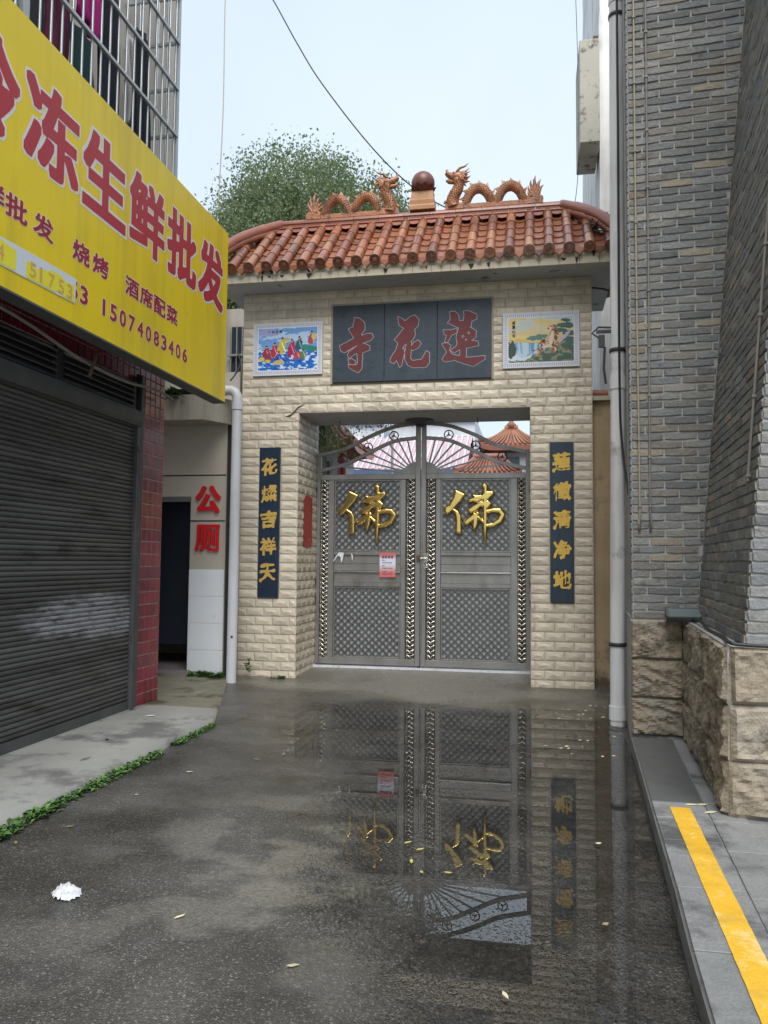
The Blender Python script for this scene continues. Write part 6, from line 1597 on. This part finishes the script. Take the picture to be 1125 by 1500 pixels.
mb = MB(); mb.box(-1.05, .05, 18.7, 19.7, 0, 4.10); mb.build('wall', M['far_white'], pv1); mb = MB(); mb.box(-.75, -.3, 18.65, 18.7, 3.3, 4.0); mb.build('window', M['glass_dark'], pv1)
mb = MB(); mb.lathe([(.09,0),(.12,.08),(.05,.14),(.10,.22),(.02,.32)], (-.50, 19.2, 4.78), 10); mb.build('finial', M['far_orange'], pv1)
pv2 = empty('gate_house', (-1.1, 16, 0), 'low orange tiled gatehouse roof seen just above the right gate leaf', 'pavilion')
hip_roof(-.90, 16.6, 1.35, 1.1, 3.34, 3.70, .55, ('far_orange', 'far_red'), pv2, .05, .10)
mb = MB(); mb.box(-1.45, -.35, 16.2, 17.0, 0, 3.22); mb.build('wall', M['far_white'], pv2)
pk = empty('pink_roofed_hall', (-3.8, 24, 0), 'long hall with a pink tiled roof beyond the gate', 'building')
mb = MB(); x0, x1 = -8.5, -1.9; mb.add([(x0,23.2,4.28),(x1,23.2,4.28),(x1,25.6,5.6),(x0,25.6,5.6),(x1,28,4.28),(x0,28,4.28)], [(0,1,2,3),(3,2,4,5)]); mb.build('roof', M['far_pink'], pk)
mb = MB(); k = 0
rl_ = math.hypot(2.4, 1.32)
x = x0
while x < x1: mb.tube([(x,23.18,4.30),(x,25.6,5.63)], .035, 5); x += .19
for j in range(13): t = j/13; mb.box(x0, x1, 23.2+2.4*t, 23.2+2.4*t+.03, 4.28+1.32*t, 4.28+1.32*t+.03)
mb.build('roof_ribs', M['far_white'], pk, kind='stuff')
mb = MB(); mb.box(x0+.2, x1-.2, 23.6, 27.6, 0, 4.25); mb.build('wall', M['far_blue'], pk)
mb = MB(); mb.box(x0, x1, 23.05, 23.2, 4.05, 4.25); mb.build('gutter', M['far_blue'], pk)
def block(nm, x0, x1, y0, y1, h_, label, floors, cols_, w0=.9):
    root = empty(nm, ((x0+x1)/2, y0, 0), label, 'building'); mb = MB(); mb.box(x0, x1, y0, y1, 0, h_); mb.build('wall', M['far_white'], root)
    mb = MB(); mb.box(x0-.2, x1+.2, y0-.25, y0, h_-.25, h_+.1); mb.build('cornice', M['far_white'], root)
    wm = MB(); wm.box(-w0/2, w0/2, -.06, 0, 0, 1.2); WM = wm.mesh('window', M['glass_dark'])
    fm_ = MB(); fm_.box(-w0/2-.08, w0/2+.08, -.12, -.061, -.1, 0); FM = fm_.mesh('sill', M['far_white'])
    for f_ in range(floors):
        for c_ in range(cols_):
            o = link('window', WM, root, loc=(x0+(c_+.5)*(x1-x0)/cols_, y0, 1+f_*3.0)); link('sill', FM, o, loc=(x0+(c_+.5)*(x1-x0)/cols_, y0, 1+f_*3.0))
    return root
block('apartment_building', -7.6, -3.0, 42, 50, 9.3, 'white apartment block with small windows beyond the pink roof', 3, 4)
block('apartment_building', -14.0, -8.3, 44, 52, 9.6, 'pale plain apartment block further left beyond the temple hall', 3, 4, .7)
mb = MB(); mb.tube([(-3.55, 20, 0), (-3.55, 20, 5.9)], .035, 8); tag(mb.build('flagpole', M['pvc']), 'thin pale pole standing in the temple yard', 'pole')

# tree
def tree(name, x, y, trunk_r, h0, cx, cy, cz, rx, ry, rz, nclump, nleaf, label, seed, leaf=.10):
    r = np.random.default_rng(seed); root = empty(name, (x, y, 0), label, 'tree')
    mb = MB(); mb.tube(catmull([(x, y, -.1), (x+.05, y, 2.), (x-.05, y+.05, 4.5), (x+(cx-x)*.4, y, h0), (cx, cy, cz)], 5), [trunk_r*(1.15-.85*i/20) for i in range(21)], 10)
    rr_ = random.Random(seed)
    for k in range(12):
        a_ = rr_.random()*2*PI; e_ = rr_.uniform(-.3, 1.1); t = Vector((cx+math.cos(a_)*rx*.7*math.cos(e_), cy+math.sin(a_)*ry*.7*math.cos(e_), cz+rz*.7*math.sin(e_)))
        b_ = Vector((x+(cx-x)*.5, y, h0+rr_.uniform(-.6, .8))); mb.tube([b_, b_.lerp(t, .5)+Vector((0,0,.3)), t], [trunk_r*.35, trunk_r*.2, .02], 6)
    mb.build('trunk', M['bark'], root)
    # clumps of small leaves; clump centres fill an irregular crown
    d = r.normal(size=(nclump, 3)); d /= np.linalg.norm(d, axis=1)[:, None]; rad = r.random(nclump)**.33
    lob = .78+.42*vnoise(d[:, 0]*2.2+8, d[:, 1]*2.2+8, d[:, 2]*2.2+8); rad = rad*lob
    cen = np.stack([cx+d[:, 0]*rx*rad, cy+d[:, 1]*ry*rad, cz+d[:, 2]*rz*rad], 1)
    P = np.repeat(cen, nleaf, 0); n_ = len(P); cs = np.repeat(r.uniform(.20, .42, nclump), nleaf)*min(1, rx/2.7)
    off = r.normal(size=(n_, 3))*cs[:, None]*np.array((.62, .62, .55)); P = P+off; P[:, 2] -= np.hypot(off[:, 0], off[:, 1])*.45
    az_ = r.random(n_)*2*PI; droop = r.uniform(.1, 1.3, n_)
    D = np.stack([np.cos(az_)*np.cos(droop), np.sin(az_)*np.cos(droop), -np.sin(droop)], 1)
    S_ = np.cross(D, r.normal(size=(n_, 3))); S_ /= np.linalg.norm(S_, axis=1)[:, None]
    L_ = leaf*r.uniform(.6, 1.3, n_)[:, None]; W_ = L_*.30
    V = np.stack([P, P+D*L_*.5+S_*W_, P+D*L_, P+D*L_*.5-S_*W_], 1).reshape(-1, 3)
    me = bpy.data.meshes.new('crown'); me.vertices.add(len(V)); me.vertices.foreach_set('co', V.astype(np.float32).ravel())
    me.loops.add(n_*4); me.loops.foreach_set('vertex_index', np.arange(n_*4, dtype=np.int32)); me.polygons.add(n_)
    me.polygons.foreach_set('loop_start', (np.arange(n_)*4).astype(np.int32)); me.polygons.foreach_set('loop_total', np.full(n_, 4, np.int32)); me.update()
    me.materials.append(M['tree_leaf']); link('crown', me, root)
m = pbr('tree_leaf', [(.15,.20,.105),(.25,.30,.18)], 1.6, .5, .1, rand=.45)  # leaf colours paled and evened out to carry the haze
M['tree_leaf'] = m
b_ = m.node_tree.nodes['Principled BSDF']
try: b_.inputs['Transmission Weight'].default_value = 0
except Exception: pass
tr_ = m.node_tree.nodes.new('ShaderNodeBsdfTranslucent'); ms_ = m.node_tree.nodes.new('ShaderNodeMixShader'); ms_.inputs[0].default_value = .45
tr_.inputs[0].default_value = (.22, .30, .12, 1); m.node_tree.links.new(b_.outputs[0], ms_.inputs[1]); m.node_tree.links.new(tr_.outputs[0], ms_.inputs[2]); m.node_tree.links.new(ms_.outputs[0], m.node_tree.nodes['Material Output'].inputs[0])
tree('broadleaf_tree', -4.215, 15.4, .15, 4.4, -4.50, 15.7, 7.15, 2.7, 2.1, 2.75, 2300, 115, 'large broadleaf tree rising behind the gateway roof', 5, .066)
tree('broadleaf_tree', 1.7, 17, .10, 2.6, 1.55, 17, 4.0, 1.0, 1.0, 1.0, 70, 60, 'small tree in the yard behind the beige side wall', 9)

# overhead wires
def wire(P, r, lab, mat='cable'): mb = MB(); mb.tube(catmull(P, 8), r, 5); tag(mb.build('overhead_wire', M[mat]), lab, 'wire')
wire([(-5.80,14,13.2),(-5.867,14,12.4),(-5.86,14,10.3),(-5.91,14,8.6),(-5.96,14,7.6),(-6.1,14,7.0)], .011, 'thin pale wire hanging straight down left of the tree', 'pale_wire')
wire([(-5.3,14,12.95),(-4.89,14,12.33),(-4.42,14,11.45),(-3.91,14,10.58),(-2.98,14,9.30),(-2.20,14,8.45),(-1.5,14,7.95),(0,14,7.2)], .013, 'dark wire sagging from top left down behind the ball finial')
wire([(.66,12.0,10.8),(.70,12.0,9.0),(.695,12.,7.6),(.66,12.,7.1),(.60,12.,6.75)], .005, 'thin frayed wire hanging left of the white building')
wire([(-2.2,40,9.9),(0,40,9.2),(3,40,8.6)], .03, 'thin wire crossing the sky beyond the right gate leaf')
wire([(-3.9,9.75,3.9),(-3.86,9.8,3.98),(-3.80,9.85,4.15),(-3.85,9.88,4.3),(-3.9,10.0,4.6)], .012, 'black cable looping between the yellow sign and the gateway')
wire([(.71,10.0,4.97),(.80,10.0,4.96),(.90,9.9,4.90),(1.0,9.8,4.8)], .012, 'black cable between the gateway corner and the tall downpipe')
